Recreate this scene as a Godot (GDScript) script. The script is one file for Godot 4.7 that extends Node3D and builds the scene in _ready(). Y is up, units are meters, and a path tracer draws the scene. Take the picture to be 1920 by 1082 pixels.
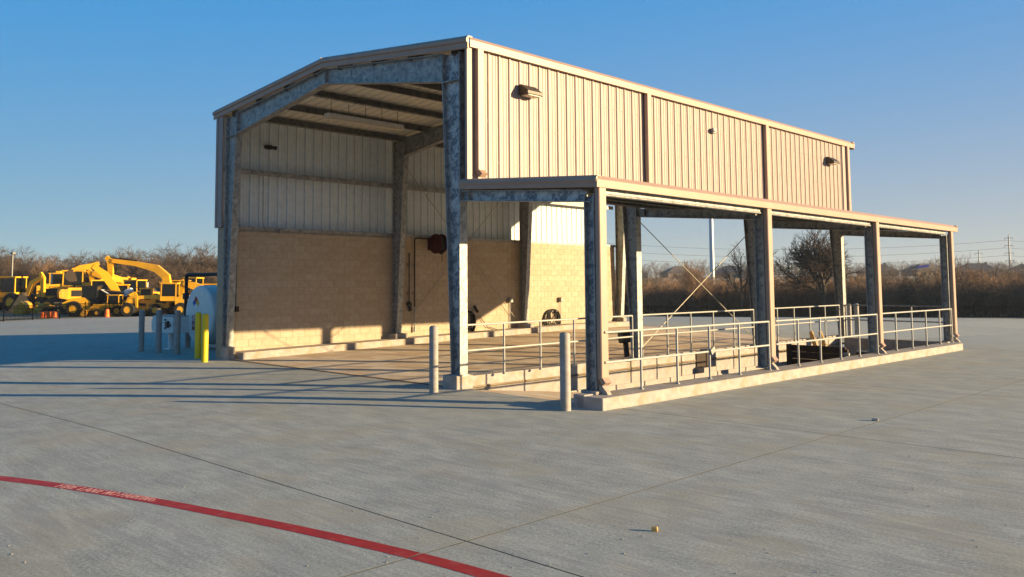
extends Node3D
# Drive-through wash bay with a lean-to, seen across a concrete yard in low winter sun.
# x runs across the building (0 = outer face of the right-hand columns), -z runs along it, y is up.

var M := {}
var used := {}
var rng := RandomNumberGenerator.new()
var big := FastNoiseLite.new()

# ------------------------------------------------------------------ shapes
class Sh:
	var v := PackedVector3Array()
	var n := PackedVector3Array()
	var c := PackedColorArray()
	var tint := Color.WHITE
	var colored := false

	func tri(a: Vector3, b: Vector3, d: Vector3) -> void:
		var nn := (b - a).cross(d - a).normalized()
		v.append_array([a, d, b])
		n.append_array([nn, nn, nn])
		if colored:
			c.append_array([tint, tint, tint])

	func trin(a: Vector3, b: Vector3, d: Vector3, na: Vector3, nb: Vector3, nd: Vector3) -> void:
		v.append_array([a, d, b])
		n.append_array([na, nd, nb])
		if colored:
			c.append_array([tint, tint, tint])

	func quad(a: Vector3, b: Vector3, d: Vector3, e: Vector3) -> void:
		tri(a, b, d)
		tri(a, d, e)

	func box(o: Vector3, s: Vector3, b := Basis(), ch := 0.0) -> void:
		var h := s * 0.5
		if ch <= 0.0:
			var p := []
			for i in 8:
				p.append(o + b * Vector3(h.x * (1 if i & 1 else -1), h.y * (1 if i & 2 else -1), h.z * (1 if i & 4 else -1)))
			quad(p[4], p[5], p[7], p[6])
			quad(p[1], p[0], p[2], p[3])
			quad(p[5], p[1], p[3], p[7])
			quad(p[0], p[4], p[6], p[2])
			quad(p[6], p[7], p[3], p[2])
			quad(p[0], p[1], p[5], p[4])
			return
		var k := Vector3(h.x - ch, h.y - ch, h.z - ch)
		# q[corner][axis]: the corner's point on the face of that axis
		var q := []
		for i in 8:
			var g := Vector3(1 if i & 1 else -1, 1 if i & 2 else -1, 1 if i & 4 else -1)
			q.append([o + b * Vector3(h.x * g.x, k.y * g.y, k.z * g.z), o + b * Vector3(k.x * g.x, h.y * g.y, k.z * g.z), o + b * Vector3(k.x * g.x, k.y * g.y, h.z * g.z)])
		quad(q[4][2], q[5][2], q[7][2], q[6][2])
		quad(q[1][2], q[0][2], q[2][2], q[3][2])
		quad(q[5][0], q[1][0], q[3][0], q[7][0])
		quad(q[0][0], q[4][0], q[6][0], q[2][0])
		quad(q[6][1], q[7][1], q[3][1], q[2][1])
		quad(q[0][1], q[1][1], q[5][1], q[4][1])
		for e in [[0, 1, 1, 2], [2, 3, 1, 2], [4, 5, 1, 2], [6, 7, 1, 2], [0, 2, 0, 2], [1, 3, 0, 2], [4, 6, 0, 2], [5, 7, 0, 2], [0, 4, 0, 1], [1, 5, 0, 1], [2, 6, 0, 1], [3, 7, 0, 1]]:
			outq(o, q[e[0]][e[2]], q[e[1]][e[2]], q[e[1]][e[3]], q[e[0]][e[3]])
		for i in 8:
			outt(o, q[i][0], q[i][1], q[i][2])

	func outt(o: Vector3, a: Vector3, b: Vector3, d: Vector3) -> void:
		if (b - a).cross(d - a).dot((a + b + d) / 3.0 - o) < 0.0:
			tri(a, d, b)
		else:
			tri(a, b, d)

	func outq(o: Vector3, a: Vector3, b: Vector3, d: Vector3, e: Vector3) -> void:
		outt(o, a, b, d)
		outt(o, a, d, e)

	# a plate between two points of a plane z = const: thick in that plane, wide across it
	func plate(p: Vector3, q: Vector3, thick: float, wide: float) -> void:
		var x := (q - p).normalized()
		var z := Vector3(0, 0, 1)
		if absf(x.z) > 0.9:
			z = Vector3(1, 0, 0)
		var y := z.cross(x).normalized()
		box((p + q) * 0.5, Vector3((q - p).length(), thick, wide), Basis(x, y, z))

	func bar(p: Vector3, q: Vector3, ty: float, tz: float, ch := 0.0) -> void:
		var x := (q - p).normalized()
		var up := Vector3.UP if absf(x.y) < 0.95 else Vector3.RIGHT
		var z := x.cross(up).normalized()
		var y := z.cross(x).normalized()
		box((p + q) * 0.5, Vector3((q - p).length(), ty, tz), Basis(x, y, z), ch)

	func cyl(p: Vector3, q: Vector3, r0: float, r1: float, seg := 12, cap0 := true, cap1 := true) -> void:
		var x := (q - p).normalized()
		var up := Vector3.UP if absf(x.y) < 0.9 else Vector3.RIGHT
		var a := x.cross(up).normalized()
		var b := x.cross(a).normalized()
		for i in seg:
			var t0 := TAU * i / seg
			var t1 := TAU * (i + 1) / seg
			var d0 := a * cos(t0) + b * sin(t0)
			var d1 := a * cos(t1) + b * sin(t1)
			trin(p + d0 * r0, p + d1 * r0, q + d1 * r1, d0, d1, d1)
			if r1 > 0.0:
				trin(p + d0 * r0, q + d1 * r1, q + d0 * r1, d0, d1, d0)
			if cap0:
				tri(p, p + d1 * r0, p + d0 * r0)
			if cap1 and r1 > 0.0:
				tri(q, q + d0 * r1, q + d1 * r1)

	func tube(pts: Array, r: float, seg := 8) -> void:
		var rings := []
		var last := Vector3.ZERO
		for i in pts.size():
			var d: Vector3 = pts[mini(i + 1, pts.size() - 1)] - pts[maxi(i - 1, 0)]
			d = d.normalized()
			var a := last
			if a == Vector3.ZERO:
				a = d.cross(Vector3.UP if absf(d.y) < 0.9 else Vector3.RIGHT)
			a = (a - d * a.dot(d)).normalized()
			last = a
			var b := d.cross(a)
			var ring := []
			for k in seg:
				var t := TAU * k / seg
				ring.append(a * cos(t) + b * sin(t))
			rings.append(ring)
		for i in pts.size() - 1:
			for k in seg:
				var k2 := (k + 1) % seg
				var p: Vector3 = pts[i]
				var q: Vector3 = pts[i + 1]
				trin(p + rings[i][k] * r, p + rings[i][k2] * r, q + rings[i + 1][k2] * r, rings[i][k], rings[i][k2], rings[i + 1][k2])
				trin(p + rings[i][k] * r, q + rings[i + 1][k2] * r, q + rings[i + 1][k] * r, rings[i][k], rings[i + 1][k2], rings[i + 1][k])
		for k in seg:
			tri(pts[0], pts[0] + rings[0][(k + 1) % seg] * r, pts[0] + rings[0][k] * r)
			var e: int = pts.size() - 1
			tri(pts[e], pts[e] + rings[e][k] * r, pts[e] + rings[e][(k + 1) % seg] * r)

	# polygon in the (ax, ay) plane at o, extruded along ax x ay by t (centred when mid)
	func prism(poly: Array, o: Vector3, ax: Vector3, ay: Vector3, t: float, mid := false) -> void:
		var pv := PackedVector2Array(poly)
		var area := 0.0
		for i in pv.size():
			area += pv[i].cross(pv[(i + 1) % pv.size()])
		if area < 0.0:
			pv.reverse()
		var az := ax.cross(ay).normalized()
		var lo := o - az * t * 0.5 if mid else o
		var hi := lo + az * t
		var idx := Geometry2D.triangulate_polygon(pv)
		for i in range(0, idx.size(), 3):
			var a := pv[idx[i]]
			var b := pv[idx[i + 1]]
			var d := pv[idx[i + 2]]
			if (b - a).cross(d - a) < 0.0:
				var s := b
				b = d
				d = s
			tri(hi + ax * a.x + ay * a.y, hi + ax * b.x + ay * b.y, hi + ax * d.x + ay * d.y)
			tri(lo + ax * a.x + ay * a.y, lo + ax * d.x + ay * d.y, lo + ax * b.x + ay * b.y)
		for i in pv.size():
			var a := pv[i]
			var b := pv[(i + 1) % pv.size()]
			quad(lo + ax * a.x + ay * a.y, lo + ax * b.x + ay * b.y, hi + ax * b.x + ay * b.y, hi + ax * a.x + ay * a.y)

	# constant profile (in ax, ay) carried along a path
	func sweep(prof: Array, path: Array, ax: Vector3, ay: Vector3) -> void:
		var pv := PackedVector2Array(prof)
		var area := 0.0
		for i in pv.size():
			area += pv[i].cross(pv[(i + 1) % pv.size()])
		var along: Vector3 = path[path.size() - 1] - path[0]
		if (area > 0.0) != (ax.cross(ay).dot(along) > 0.0):
			pv.reverse()
		var m := pv.size()
		for s in path.size() - 1:
			var p: Vector3 = path[s]
			var q: Vector3 = path[s + 1]
			for i in m:
				var a := ax * pv[i].x + ay * pv[i].y
				var b := ax * pv[(i + 1) % m].x + ay * pv[(i + 1) % m].y
				quad(p + a, p + b, q + b, q + a)
		var idx := Geometry2D.triangulate_polygon(pv)
		var e: Vector3 = path[path.size() - 1]
		var f: Vector3 = path[0]
		for i in range(0, idx.size(), 3):
			var a := ax * pv[idx[i]].x + ay * pv[idx[i]].y
			var b := ax * pv[idx[i + 1]].x + ay * pv[idx[i + 1]].y
			var d := ax * pv[idx[i + 2]].x + ay * pv[idx[i + 2]].y
			if (b - a).cross(d - a).dot(along) < 0.0:
				var t := b
				b = d
				d = t
			tri(e + a, e + b, e + d)
			tri(f + a, f + d, f + b)

	# profile of (radius, height) turned about the line o + ay * height
	func lathe(prof: Array, o: Vector3, ay: Vector3, seg := 20) -> void:
		var a := ay.cross(Vector3.UP if absf(ay.y) < 0.9 else Vector3.RIGHT).normalized()
		var b := a.cross(ay).normalized()
		for i in prof.size() - 1:
			var p: Vector2 = prof[i]
			var q: Vector2 = prof[i + 1]
			var sl := Vector2(q.y - p.y, p.x - q.x).normalized()
			for k in seg:
				var t0 := TAU * k / seg
				var t1 := TAU * (k + 1) / seg
				var d0 := a * cos(t0) + b * sin(t0)
				var d1 := a * cos(t1) + b * sin(t1)
				var n0 := (d0 * sl.x + ay * sl.y).normalized()
				var n1 := (d1 * sl.x + ay * sl.y).normalized()
				var p0 := o + d0 * p.x + ay * p.y
				var p1 := o + d1 * p.x + ay * p.y
				var q0 := o + d0 * q.x + ay * q.y
				var q1 := o + d1 * q.x + ay * q.y
				if p.x > 0.0001:
					trin(p0, q1, p1, n0, n1, n1)
				if q.x > 0.0001:
					trin(p0, q0, q1, n0, n0, n1)

	func mesh(m: Material) -> ArrayMesh:
		var am := ArrayMesh.new()
		var arr := []
		arr.resize(Mesh.ARRAY_MAX)
		arr[Mesh.ARRAY_VERTEX] = v
		arr[Mesh.ARRAY_NORMAL] = n
		if colored:
			arr[Mesh.ARRAY_COLOR] = c
		am.add_surface_from_arrays(Mesh.PRIMITIVE_TRIANGLES, arr)
		am.surface_set_material(0, m)
		return am


# ------------------------------------------------------------------ objects
func numbered(parent: Node, called: String) -> String:
	var key := str(parent.get_instance_id()) + "/" + called
	var k: int = used.get(key, 0)
	used[key] = k + 1
	return called if k == 0 else "%s_%03d" % [called, k]


func put(called: String, mesh: Mesh, parent: Node, at := Vector3.ZERO, b := Basis()) -> MeshInstance3D:
	var o := MeshInstance3D.new()
	o.mesh = mesh
	o.name = numbered(parent, called)
	o.transform = Transform3D(b, at)
	parent.add_child(o, true)
	return o


func obj(called: String, s: Sh, m: Material, parent: Node, at := Vector3.ZERO, b := Basis()) -> MeshInstance3D:
	return put(called, s.mesh(m), parent, at, b)


func tag(o: Node, label: String, category: String, group := "") -> Node:
	o.set_meta("label", label)
	o.set_meta("category", category)
	if group != "":
		o.set_meta("group", group)
	return o


func thing(called: String, label: String, category: String, at := Vector3.ZERO, turn := 0.0, group := "") -> Node3D:
	var o := Node3D.new()
	o.name = numbered(self, called)
	add_child(o, true)
	o.position = at
	o.rotation.y = turn
	tag(o, label, category, group)
	return o


func dup(src: Node3D, called: String, label: String, at: Vector3, turn := 0.0, group := "") -> Node3D:
	var r: Node3D = src.duplicate()
	r.name = numbered(self, called)
	add_child(r, true)
	r.position = at
	r.rotation.y = turn
	r.set_meta("label", label)
	if group != "":
		r.set_meta("group", group)
	return r


func struct(o: Node) -> Node:
	o.set_meta("kind", "structure")
	return o


func stuff(o: Node) -> Node:
	o.set_meta("kind", "stuff")
	return o


# ------------------------------------------------------------------ ground height: the yard falls away from the building at about 2 %
func H(x: float, z: float) -> float:
	var d := clampf(-z, -9.0, 14.0)
	var y := 0.02 * d * clampf(-x / 7.0, 0.0, 1.0)
	y -= 0.022 * clampf(-12.0 - x, 0.0, 55.0)
	y -= 0.026 * clampf(-20.0 - z, 0.0, 70.0) * smoothstep(-95.0, -40.0, x)
	var r := Vector2(x + 10.0, z + 10.0).length()
	y += 5.5 * smoothstep(150.0, 320.0, r) * smoothstep(-0.35, 0.1, (x * 0.6 - z * 0.8) / maxf(r, 1.0))
	return y


# ------------------------------------------------------------------ textures and materials
func noise(sd: int, fr: float, oct := 4, kind := FastNoiseLite.TYPE_SIMPLEX_SMOOTH) -> FastNoiseLite:
	var f := FastNoiseLite.new()
	f.seed = sd
	f.frequency = fr
	f.noise_type = kind
	f.fractal_octaves = oct
	return f


func grey(sd: int, fr: float, w: int, h: int, oct := 4, kind := FastNoiseLite.TYPE_SIMPLEX_SMOOTH) -> Image:
	var im := noise(sd, fr, oct, kind).get_seamless_image(w, h, false, false, 0.15, true)
	im.convert(Image.FORMAT_L8)
	return im


# layers: [image, colour shift per unit of (value - 0.5) * 2]; lo..hi patches: [image, from, to, colour to mix towards, amount]
func layered(size: int, base: Color, layers: Array, patches := []) -> ImageTexture:
	var data := PackedByteArray()
	data.resize(size * size * 3)
	var src := []
	for l in layers:
		var im: Image = l[0]
		im.resize(size, size, Image.INTERPOLATE_CUBIC)
		src.append(im.get_data())
	var psrc := []
	for l in patches:
		var im: Image = l[0]
		im.resize(size, size, Image.INTERPOLATE_CUBIC)
		psrc.append(im.get_data())
	for i in size * size:
		var r := base.r
		var g := base.g
		var b := base.b
		for k in src.size():
			var t: float = (src[k][i] / 255.0 - 0.5) * 2.0
			var s: Color = layers[k][1]
			r += s.r * t
			g += s.g * t
			b += s.b * t
		for k in psrc.size():
			var p: Array = patches[k]
			var t: float = smoothstep(p[1], p[2], psrc[k][i] / 255.0) * p[4]
			r = lerpf(r, p[3].r, t)
			g = lerpf(g, p[3].g, t)
			b = lerpf(b, p[3].b, t)
		data[i * 3] = int(clampf(r, 0.0, 1.0) * 255.0)
		data[i * 3 + 1] = int(clampf(g, 0.0, 1.0) * 255.0)
		data[i * 3 + 2] = int(clampf(b, 0.0, 1.0) * 255.0)
	return ImageTexture.create_from_image(Image.create_from_data(size, size, false, Image.FORMAT_RGB8, data))


func normals(im: Image, strength: float) -> ImageTexture:
	var k: Image = im.duplicate()
	k.convert(Image.FORMAT_RGB8)
	k.bump_map_to_normal_map(strength)
	return ImageTexture.create_from_image(k)


func mat(col: Color, rough := 0.7, metal := 0.0) -> StandardMaterial3D:
	var m := StandardMaterial3D.new()
	m.albedo_color = col
	m.roughness = rough
	m.metallic = metal
	return m


func tmat(t: Texture2D, period: float, rough := 0.8, metal := 0.0, nrm: Texture2D = null, ns := 1.0, col := Color.WHITE) -> StandardMaterial3D:
	var m := mat(col, rough, metal)
	m.albedo_texture = t
	m.uv1_triplanar = true
	m.uv1_world_triplanar = true
	m.uv1_scale = Vector3.ONE / period
	if nrm != null:
		m.normal_enabled = true
		m.normal_texture = nrm
		m.normal_scale = ns
	return m


func make_materials() -> void:
	var G := func(x): return Color(x, x, x)
	# yard concrete: broomed across the building (along x), with dusty and grey patches
	var fine := grey(3, 0.6, 1024, 1024, 3)
	var mid := grey(4, 0.03, 256, 256, 5)
	var mid2 := grey(5, 0.012, 256, 256, 4)
	var brush := grey(6, 0.11, 96, 768, 4)
	var brush2 := grey(7, 0.05, 24, 256, 3)
	var yard := layered(1024, Color(0.585, 0.595, 0.578), [[fine.duplicate(), Color(0.10, 0.10, 0.098)], [grey(42, 0.13, 1024, 1024, 3), Color(0.085, 0.085, 0.083)], [mid.duplicate(), Color(0.05, 0.045, 0.035)], [brush.duplicate(), Color(0.04, 0.04, 0.039)], [brush2.duplicate(), Color(0.035, 0.035, 0.035)]], [[mid2.duplicate(), 0.55, 0.8, Color(0.60, 0.57, 0.50), 0.35], [brush2.duplicate(), 0.66, 0.8, Color(0.49, 0.49, 0.49), 0.35], [fine.duplicate(), 0.8, 0.92, Color(0.45, 0.44, 0.42), 0.5]])
	var nyard := normals(grey(41, 0.8, 1024, 1024, 2), 2.0)
	M.yard = tmat(yard, 5.0, 0.9, 0.0, normals(grey(43, 0.45, 1024, 1024, 3), 2.0), 0.22)
	M.yard.vertex_color_use_as_albedo = true
	var inner := layered(512, Color(0.80, 0.73, 0.645), [[fine.duplicate(), Color(0.03, 0.03, 0.03)], [mid.duplicate(), Color(0.05, 0.05, 0.05)], [brush2.duplicate(), Color(0.06, 0.05, 0.04)]], [[mid2.duplicate(), 0.5, 0.75, Color(0.72, 0.61, 0.49), 0.6]])
	M.wash_floor = tmat(inner, 4.0, 0.8, 0.0, nyard, 0.3)
	M.wash_floor.vertex_color_use_as_albedo = true
	var conc := layered(512, Color(0.605, 0.575, 0.56), [[fine.duplicate(), Color(0.035, 0.035, 0.035)], [mid.duplicate(), Color(0.05, 0.05, 0.045)], [grey(9, 0.02, 128, 128, 4), Color(0.035, 0.03, 0.02)]], [[mid2.duplicate(), 0.6, 0.85, Color(0.56, 0.50, 0.40), 0.5]])
	M.concrete = tmat(conc, 1.7, 0.85, 0.0, nyard, 0.4)
	M.joint_dark = mat(Color(0.16, 0.15, 0.14), 0.95)
	M.joint_light = mat(Color(0.47, 0.445, 0.39), 0.95)
	# galvanised steel: cloudy grey with dark runs
	var cl := grey(11, 0.02, 256, 256, 5)
	var sp := grey(12, 0.06, 256, 256, 2, FastNoiseLite.TYPE_CELLULAR)
	var run := grey(13, 0.03, 256, 96, 3)
	var galv := layered(512, Color(0.65, 0.65, 0.645), [[sp.duplicate(), Color(0.05, 0.05, 0.05)], [cl.duplicate(), Color(0.055, 0.055, 0.055)]], [[run.duplicate(), 0.60, 0.80, Color(0.44, 0.46, 0.49), 0.4], [grey(17, 0.02, 512, 512, 6), 0.55, 0.70, Color(0.40, 0.42, 0.46), 0.5], [grey(18, 0.05, 512, 512, 5), 0.66, 0.72, Color(0.36, 0.37, 0.41), 0.55], [fine.duplicate(), 0.7, 0.85, Color(0.42, 0.43, 0.46), 0.4]])
	M.galv = tmat(galv, 2.0, 0.52, 0.35, normals(sp, 1.0), 0.25, Color(0.93, 0.93, 0.92))
	var galvd := layered(512, Color(0.635, 0.635, 0.635), [[sp.duplicate(), Color(0.05, 0.05, 0.05)], [cl.duplicate(), Color(0.10, 0.10, 0.10)]], [[grey(15, 0.018, 512, 512, 6), 0.47, 0.60, Color(0.31, 0.325, 0.37), 0.6], [run.duplicate(), 0.55, 0.75, Color(0.38, 0.40, 0.45), 0.5], [grey(16, 0.05, 512, 512, 5), 0.60, 0.66, Color(0.74, 0.75, 0.77), 0.6], [fine.duplicate(), 0.68, 0.8, Color(0.34, 0.36, 0.40), 0.4]])
	M.galv_stained = tmat(galvd, 2.3, 0.5, 0.35, normals(sp, 1.0), 0.25)
	M.galv_dull = tmat(galv, 2.3, 0.6, 0.2, null, 1.0, Color(0.66, 0.66, 0.64))
	M.galv_plain = tmat(galv, 2.3, 0.55, 0.3, null, 1.0, Color(0.9, 0.9, 0.9))
	# painted sheet metal
	var dust := layered(256, Color(0.95, 0.95, 0.95), [[mid.duplicate(), Color(0.04, 0.04, 0.045)], [fine.duplicate(), Color(0.012, 0.012, 0.012)]])
	M.panel = tmat(dust, 3.0, 0.5, 0.0, null, 1.0, Color(0.598, 0.522, 0.50))
	M.trim = tmat(dust, 3.0, 0.45, 0.0, null, 1.0, Color(0.638, 0.53, 0.465))
	M.liner = tmat(dust, 2.0, 0.55, 0.0, null, 1.0, Color(0.82, 0.86, 0.885))
	M.deck = tmat(dust, 2.5, 0.6, 0.0, null, 1.0, Color(0.88, 0.865, 0.81))
	# split of block tones
	var grit := grey(21, 0.25, 256, 256, 3)
	var cm := grey(22, 0.04, 128, 128, 4)
	var cmu := layered(256, Color(0.93, 0.93, 0.93), [[grit.duplicate(), Color(0.06, 0.06, 0.06)], [cm, Color(0.04, 0.04, 0.045)]])
	var ngrit := normals(grit, 3.0)
	M.blocks = []
	for k in [Color(0.725, 0.658, 0.575), Color(0.718, 0.648, 0.563), Color(0.732, 0.668, 0.588), Color(0.708, 0.638, 0.553)]:
		M.blocks.append(tmat(cmu, 0.9, 0.9, 0.0, ngrit, 0.5, k))
	M.mortar = tmat(cmu, 0.9, 0.95, 0.0, ngrit, 0.5, Color(0.67, 0.605, 0.52))
	# rails, posts, odds and ends
	M.rail = tmat(dust, 1.0, 0.5, 0.1, null, 1.0, Color(0.64, 0.64, 0.63))
	M.bollard = tmat(conc, 0.9, 0.7, 0.1, nyard, 0.3, Color(0.98, 0.99, 1.0))
	M.yellow_plastic = mat(Color(0.82, 0.73, 0.06), 0.5)
	M.white_paint = tmat(dust, 2.0, 0.35, 0.0, null, 1.0, Color(0.87, 0.87, 0.86))
	M.black = mat(Color(0.045, 0.045, 0.05), 0.55)
	M.rubber = mat(Color(0.07, 0.07, 0.07), 0.75)
	M.bronze = mat(Color(0.20, 0.165, 0.14), 0.45, 0.2)
	M.lens = mat(Color(0.78, 0.74, 0.66), 0.25)
	M.grey_box = mat(Color(0.5, 0.5, 0.49), 0.5, 0.2)
	M.reel_red = mat(Color(0.26, 0.05, 0.05), 0.5)
	M.steel_wire = mat(Color(0.62, 0.60, 0.55), 0.45, 0.5)
	M.rust = tmat(layered(256, Color(0.34, 0.24, 0.16), [[cl.duplicate(), Color(0.08, 0.06, 0.04)], [fine.duplicate(), Color(0.03, 0.03, 0.02)]]), 0.8, 0.9)
	var grain := grey(31, 0.12, 256, 24, 4)
	M.timber = tmat(layered(256, Color(0.20, 0.145, 0.11), [[grain.duplicate(), Color(0.05, 0.04, 0.03)]]), 0.7, 0.85)
	M.lumber = tmat(layered(256, Color(0.78, 0.64, 0.42), [[grain, Color(0.06, 0.06, 0.05)]]), 0.7, 0.8)
	M.red_paint = tmat(layered(512, Color(0.62, 0.10, 0.09), [[fine.duplicate(), Color(0.05, 0.02, 0.02)], [mid.duplicate(), Color(0.05, 0.01, 0.01)]], [[fine.duplicate(), 0.68, 0.82, Color(0.58, 0.36, 0.33), 0.6], [mid.duplicate(), 0.66, 0.8, Color(0.60, 0.30, 0.27), 0.5]]), 1.5, 0.7, 0.0, nyard, 0.4)
	M.white_print = mat(Color(0.80, 0.62, 0.60), 0.85)
	# machines
	M.cat = tmat(layered(256, Color(0.93, 0.68, 0.08), [[mid.duplicate(), Color(0.03, 0.03, 0.02)]], [[mid2.duplicate(), 0.5, 0.9, Color(0.66, 0.50, 0.24), 0.4]]), 6.0, 0.5)
	M.cat_old = tmat(layered(256, Color(0.86, 0.62, 0.12), [[cl.duplicate(), Color(0.06, 0.06, 0.04)]], [[mid.duplicate(), 0.6, 0.75, Color(0.5, 0.38, 0.22), 0.6]]), 2.0, 0.6)
	M.dirt_steel = mat(Color(0.30, 0.25, 0.20), 0.85)
	M.dark_steel = mat(Color(0.09, 0.085, 0.08), 0.7)
	M.window_glass = mat(Color(0.06, 0.08, 0.085), 0.12, 0.0)
	M.orange = mat(Color(0.93, 0.43, 0.12), 0.5)
	M.fence = mat(Color(0.03, 0.03, 0.03), 0.95)
	M.fence.metallic_specular = 0.1
	# land and plants
	M.dirt = tmat(layered(512, Color(0.52, 0.48, 0.42), [[mid.duplicate(), Color(0.06, 0.06, 0.05)], [fine.duplicate(), Color(0.05, 0.05, 0.05)]], [[mid2.duplicate(), 0.5, 0.7, Color(0.50, 0.43, 0.28), 0.7]]), 9.0, 0.95)
	M.bark = mat(Color(0.31, 0.26, 0.215), 0.95)
	M.twig = mat(Color(0.47, 0.37, 0.295), 0.95)
	M.twig_red = mat(Color(0.55, 0.435, 0.335), 0.95)
	M.twig_grey = mat(Color(0.37, 0.31, 0.26), 0.95)
	M.twig_dark = mat(Color(0.275, 0.225, 0.19), 0.95)
	M.evergreen = mat(Color(0.13, 0.19, 0.09), 0.9)
	for k in ["twig", "twig_dark", "twig_red", "twig_grey", "evergreen"]:
		M[k].vertex_color_use_as_albedo = true
	M.stone = tmat(dust, 0.5, 0.9, 0.0, null, 1.0, Color(0.72, 0.69, 0.63))
	M.shingle = mat(Color(0.40, 0.35, 0.32), 0.95)
	M.stucco = mat(Color(0.55, 0.49, 0.43), 0.9)
	M.pale_steel = mat(Color(0.74, 0.77, 0.80), 0.45, 0.2)
	M.tarp_blue = mat(Color(0.10, 0.22, 0.70), 0.6)


func V(x: float, y: float, d: float) -> Vector3:
	return Vector3(x, y, -d)


# clear winter sky: deep blue above, pale towards the horizon and warmer on the sun's side
func clear_sky(to_sun: Vector3) -> ImageTexture:
	var w := 512
	var h := 256
	var im := Image.create(w, h, false, Image.FORMAT_RGBAF)
	var flat := Vector2(to_sun.x, to_sun.z).normalized()
	for j in h:
		var el := (0.5 - (j + 0.5) / h) * PI
		var y := sin(el)
		for i in w:
			var az := (i + 0.5) / w * TAU
			var dir := Vector3(sin(az) * cos(el), y, -cos(az) * cos(el))
			var cs := flat.dot(Vector2(sin(az), -cos(az)))
			var hor := Vector3(0.200, 0.222, 0.200) + Vector3(0.098, 0.032, -0.012) * cs
			var zen := Vector3(0.0035, 0.110, 0.274)
			var t := pow(1.0 - maxf(y, 0.0), 5.0)
			var c := zen.lerp(hor, t) * lerpf(1.0, 0.50, smoothstep(0.25, 0.95, y))
			c += Vector3(0.24, 0.19, 0.13) * pow(maxf(dir.dot(to_sun), 0.0), 12.0)
			if y < 0.0:
				c = hor.lerp(Vector3(0.13, 0.12, 0.11), smoothstep(0.0, 0.08, -y))
			im.set_pixel(i, j, Color(c.x, c.y, c.z))
	return ImageTexture.create_from_image(im)


# ------------------------------------------------------------------ scene
func _ready() -> void:
	var cam := Camera3D.new()
	cam.name = "camera"
	cam.position = Vector3(11.692, 1.973, 11.418)
	cam.rotation = Vector3(0.0755, 0.8155, -0.0016)
	var near := 0.1
	cam.projection = Camera3D.PROJECTION_FRUSTUM
	cam.size = near * 1082.0 / 1611.9
	cam.frustum_offset = Vector2(near * 127.43 / 1611.9, near * -130.46 / 1611.9)
	cam.near = near
	cam.far = 4000.0
	add_child(cam)
	cam.current = true

	var sky := PanoramaSkyMaterial.new()
	sky.panorama = clear_sky(Vector3(0.803, 0.182, -0.563).normalized())
	var env := Environment.new()
	env.background_mode = Environment.BG_SKY
	env.sky = Sky.new()
	env.sky.sky_material = sky
	env.tonemap_mode = Environment.TONE_MAPPER_LINEAR
	env.tonemap_exposure = 2.62
	env.fog_enabled = true
	env.fog_density = 0.00025
	env.fog_light_color = Color(0.78, 0.82, 0.88)
	env.sdfgi_enabled = true
	env.ssao_enabled = true
	env.ssil_enabled = true
	var we := WorldEnvironment.new()
	we.environment = env
	we.name = "world_environment"
	add_child(we)
	var sun := DirectionalLight3D.new()
	sun.name = "sun"
	sun.light_energy = 1.6
	sun.light_color = Color(1.0, 0.876, 0.66)
	sun.light_angular_distance = 0.5
	sun.shadow_enabled = true
	add_child(sun)
	sun.look_at_from_position(Vector3(0.803, 0.182, -0.563) * 50.0, Vector3.ZERO)

	rng.seed = 20240117
	big = noise(77, 0.05, 4)
	make_materials()
	ground()
	building()
	pit()
	railings()
	fittings()
	left_yard()
	machines()
	surroundings()
	small_things()


# ------------------------------------------------------------------ ground, slabs, stripe
func slab(x0: float, x1: float, z0: float, z1: float, m: Material, parent: Node, step: float, warm := 0.0) -> void:
	var s := Sh.new()
	s.colored = true
	var g := 0.008
	x0 += g
	x1 -= g
	z0 += g
	z1 -= g
	var nx := maxi(1, int(ceil((x1 - x0) / step)))
	var nz := maxi(1, int(ceil((z1 - z0) / step)))
	var one := 1.0 + 0.035 * rng.randfn()
	var P := []
	var C := []
	for i in nx + 1:
		for j in nz + 1:
			var x := lerpf(x0, x1, float(i) / nx)
			var z := lerpf(z0, z1, float(j) / nz)
			P.append(Vector3(x, H(x, z), z))
			var a := big.get_noise_2d(x * 4.0, z * 11.0)
			var b := big.get_noise_2d(x * 1.3 + 400.0, z * 1.3)
			var k := one * (1.0 + 0.09 * a + 0.10 * b)
			C.append(Color(k * (1.0 + 0.05 * b + warm), k, k * (1.0 - 0.07 * b - warm)))
	for i in nx:
		for j in nz:
			var q := [i * (nz + 1) + j, i * (nz + 1) + j + 1, (i + 1) * (nz + 1) + j + 1, (i + 1) * (nz + 1) + j]
			for t in [[0, 1, 2], [0, 2, 3]]:
				var a: Vector3 = P[q[t[0]]]
				var b: Vector3 = P[q[t[1]]]
				var d: Vector3 = P[q[t[2]]]
				var nn := (b - a).cross(d - a).normalized()
				s.v.append_array([a, d, b])
				s.n.append_array([nn, nn, nn])
				s.c.append_array([C[q[t[0]]], C[q[t[2]]], C[q[t[1]]]])
	s.tint = Color(0.3, 0.29, 0.27)
	var dn := Vector3(0, -0.05, 0)
	for i in nx:
		var a: Vector3 = P[i * (nz + 1)]
		var b: Vector3 = P[(i + 1) * (nz + 1)]
		s.quad(a, b, b + dn, a + dn)
		a = P[i * (nz + 1) + nz]
		b = P[(i + 1) * (nz + 1) + nz]
		s.quad(a + dn, b + dn, b, a)
	for j in nz:
		var a: Vector3 = P[j]
		var b: Vector3 = P[j + 1]
		s.quad(a, a + dn, b + dn, b)
		a = P[nx * (nz + 1) + j]
		b = P[nx * (nz + 1) + j + 1]
		s.quad(a, b, b + dn, a + dn)
	obj("slab", s, m, parent)


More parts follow.
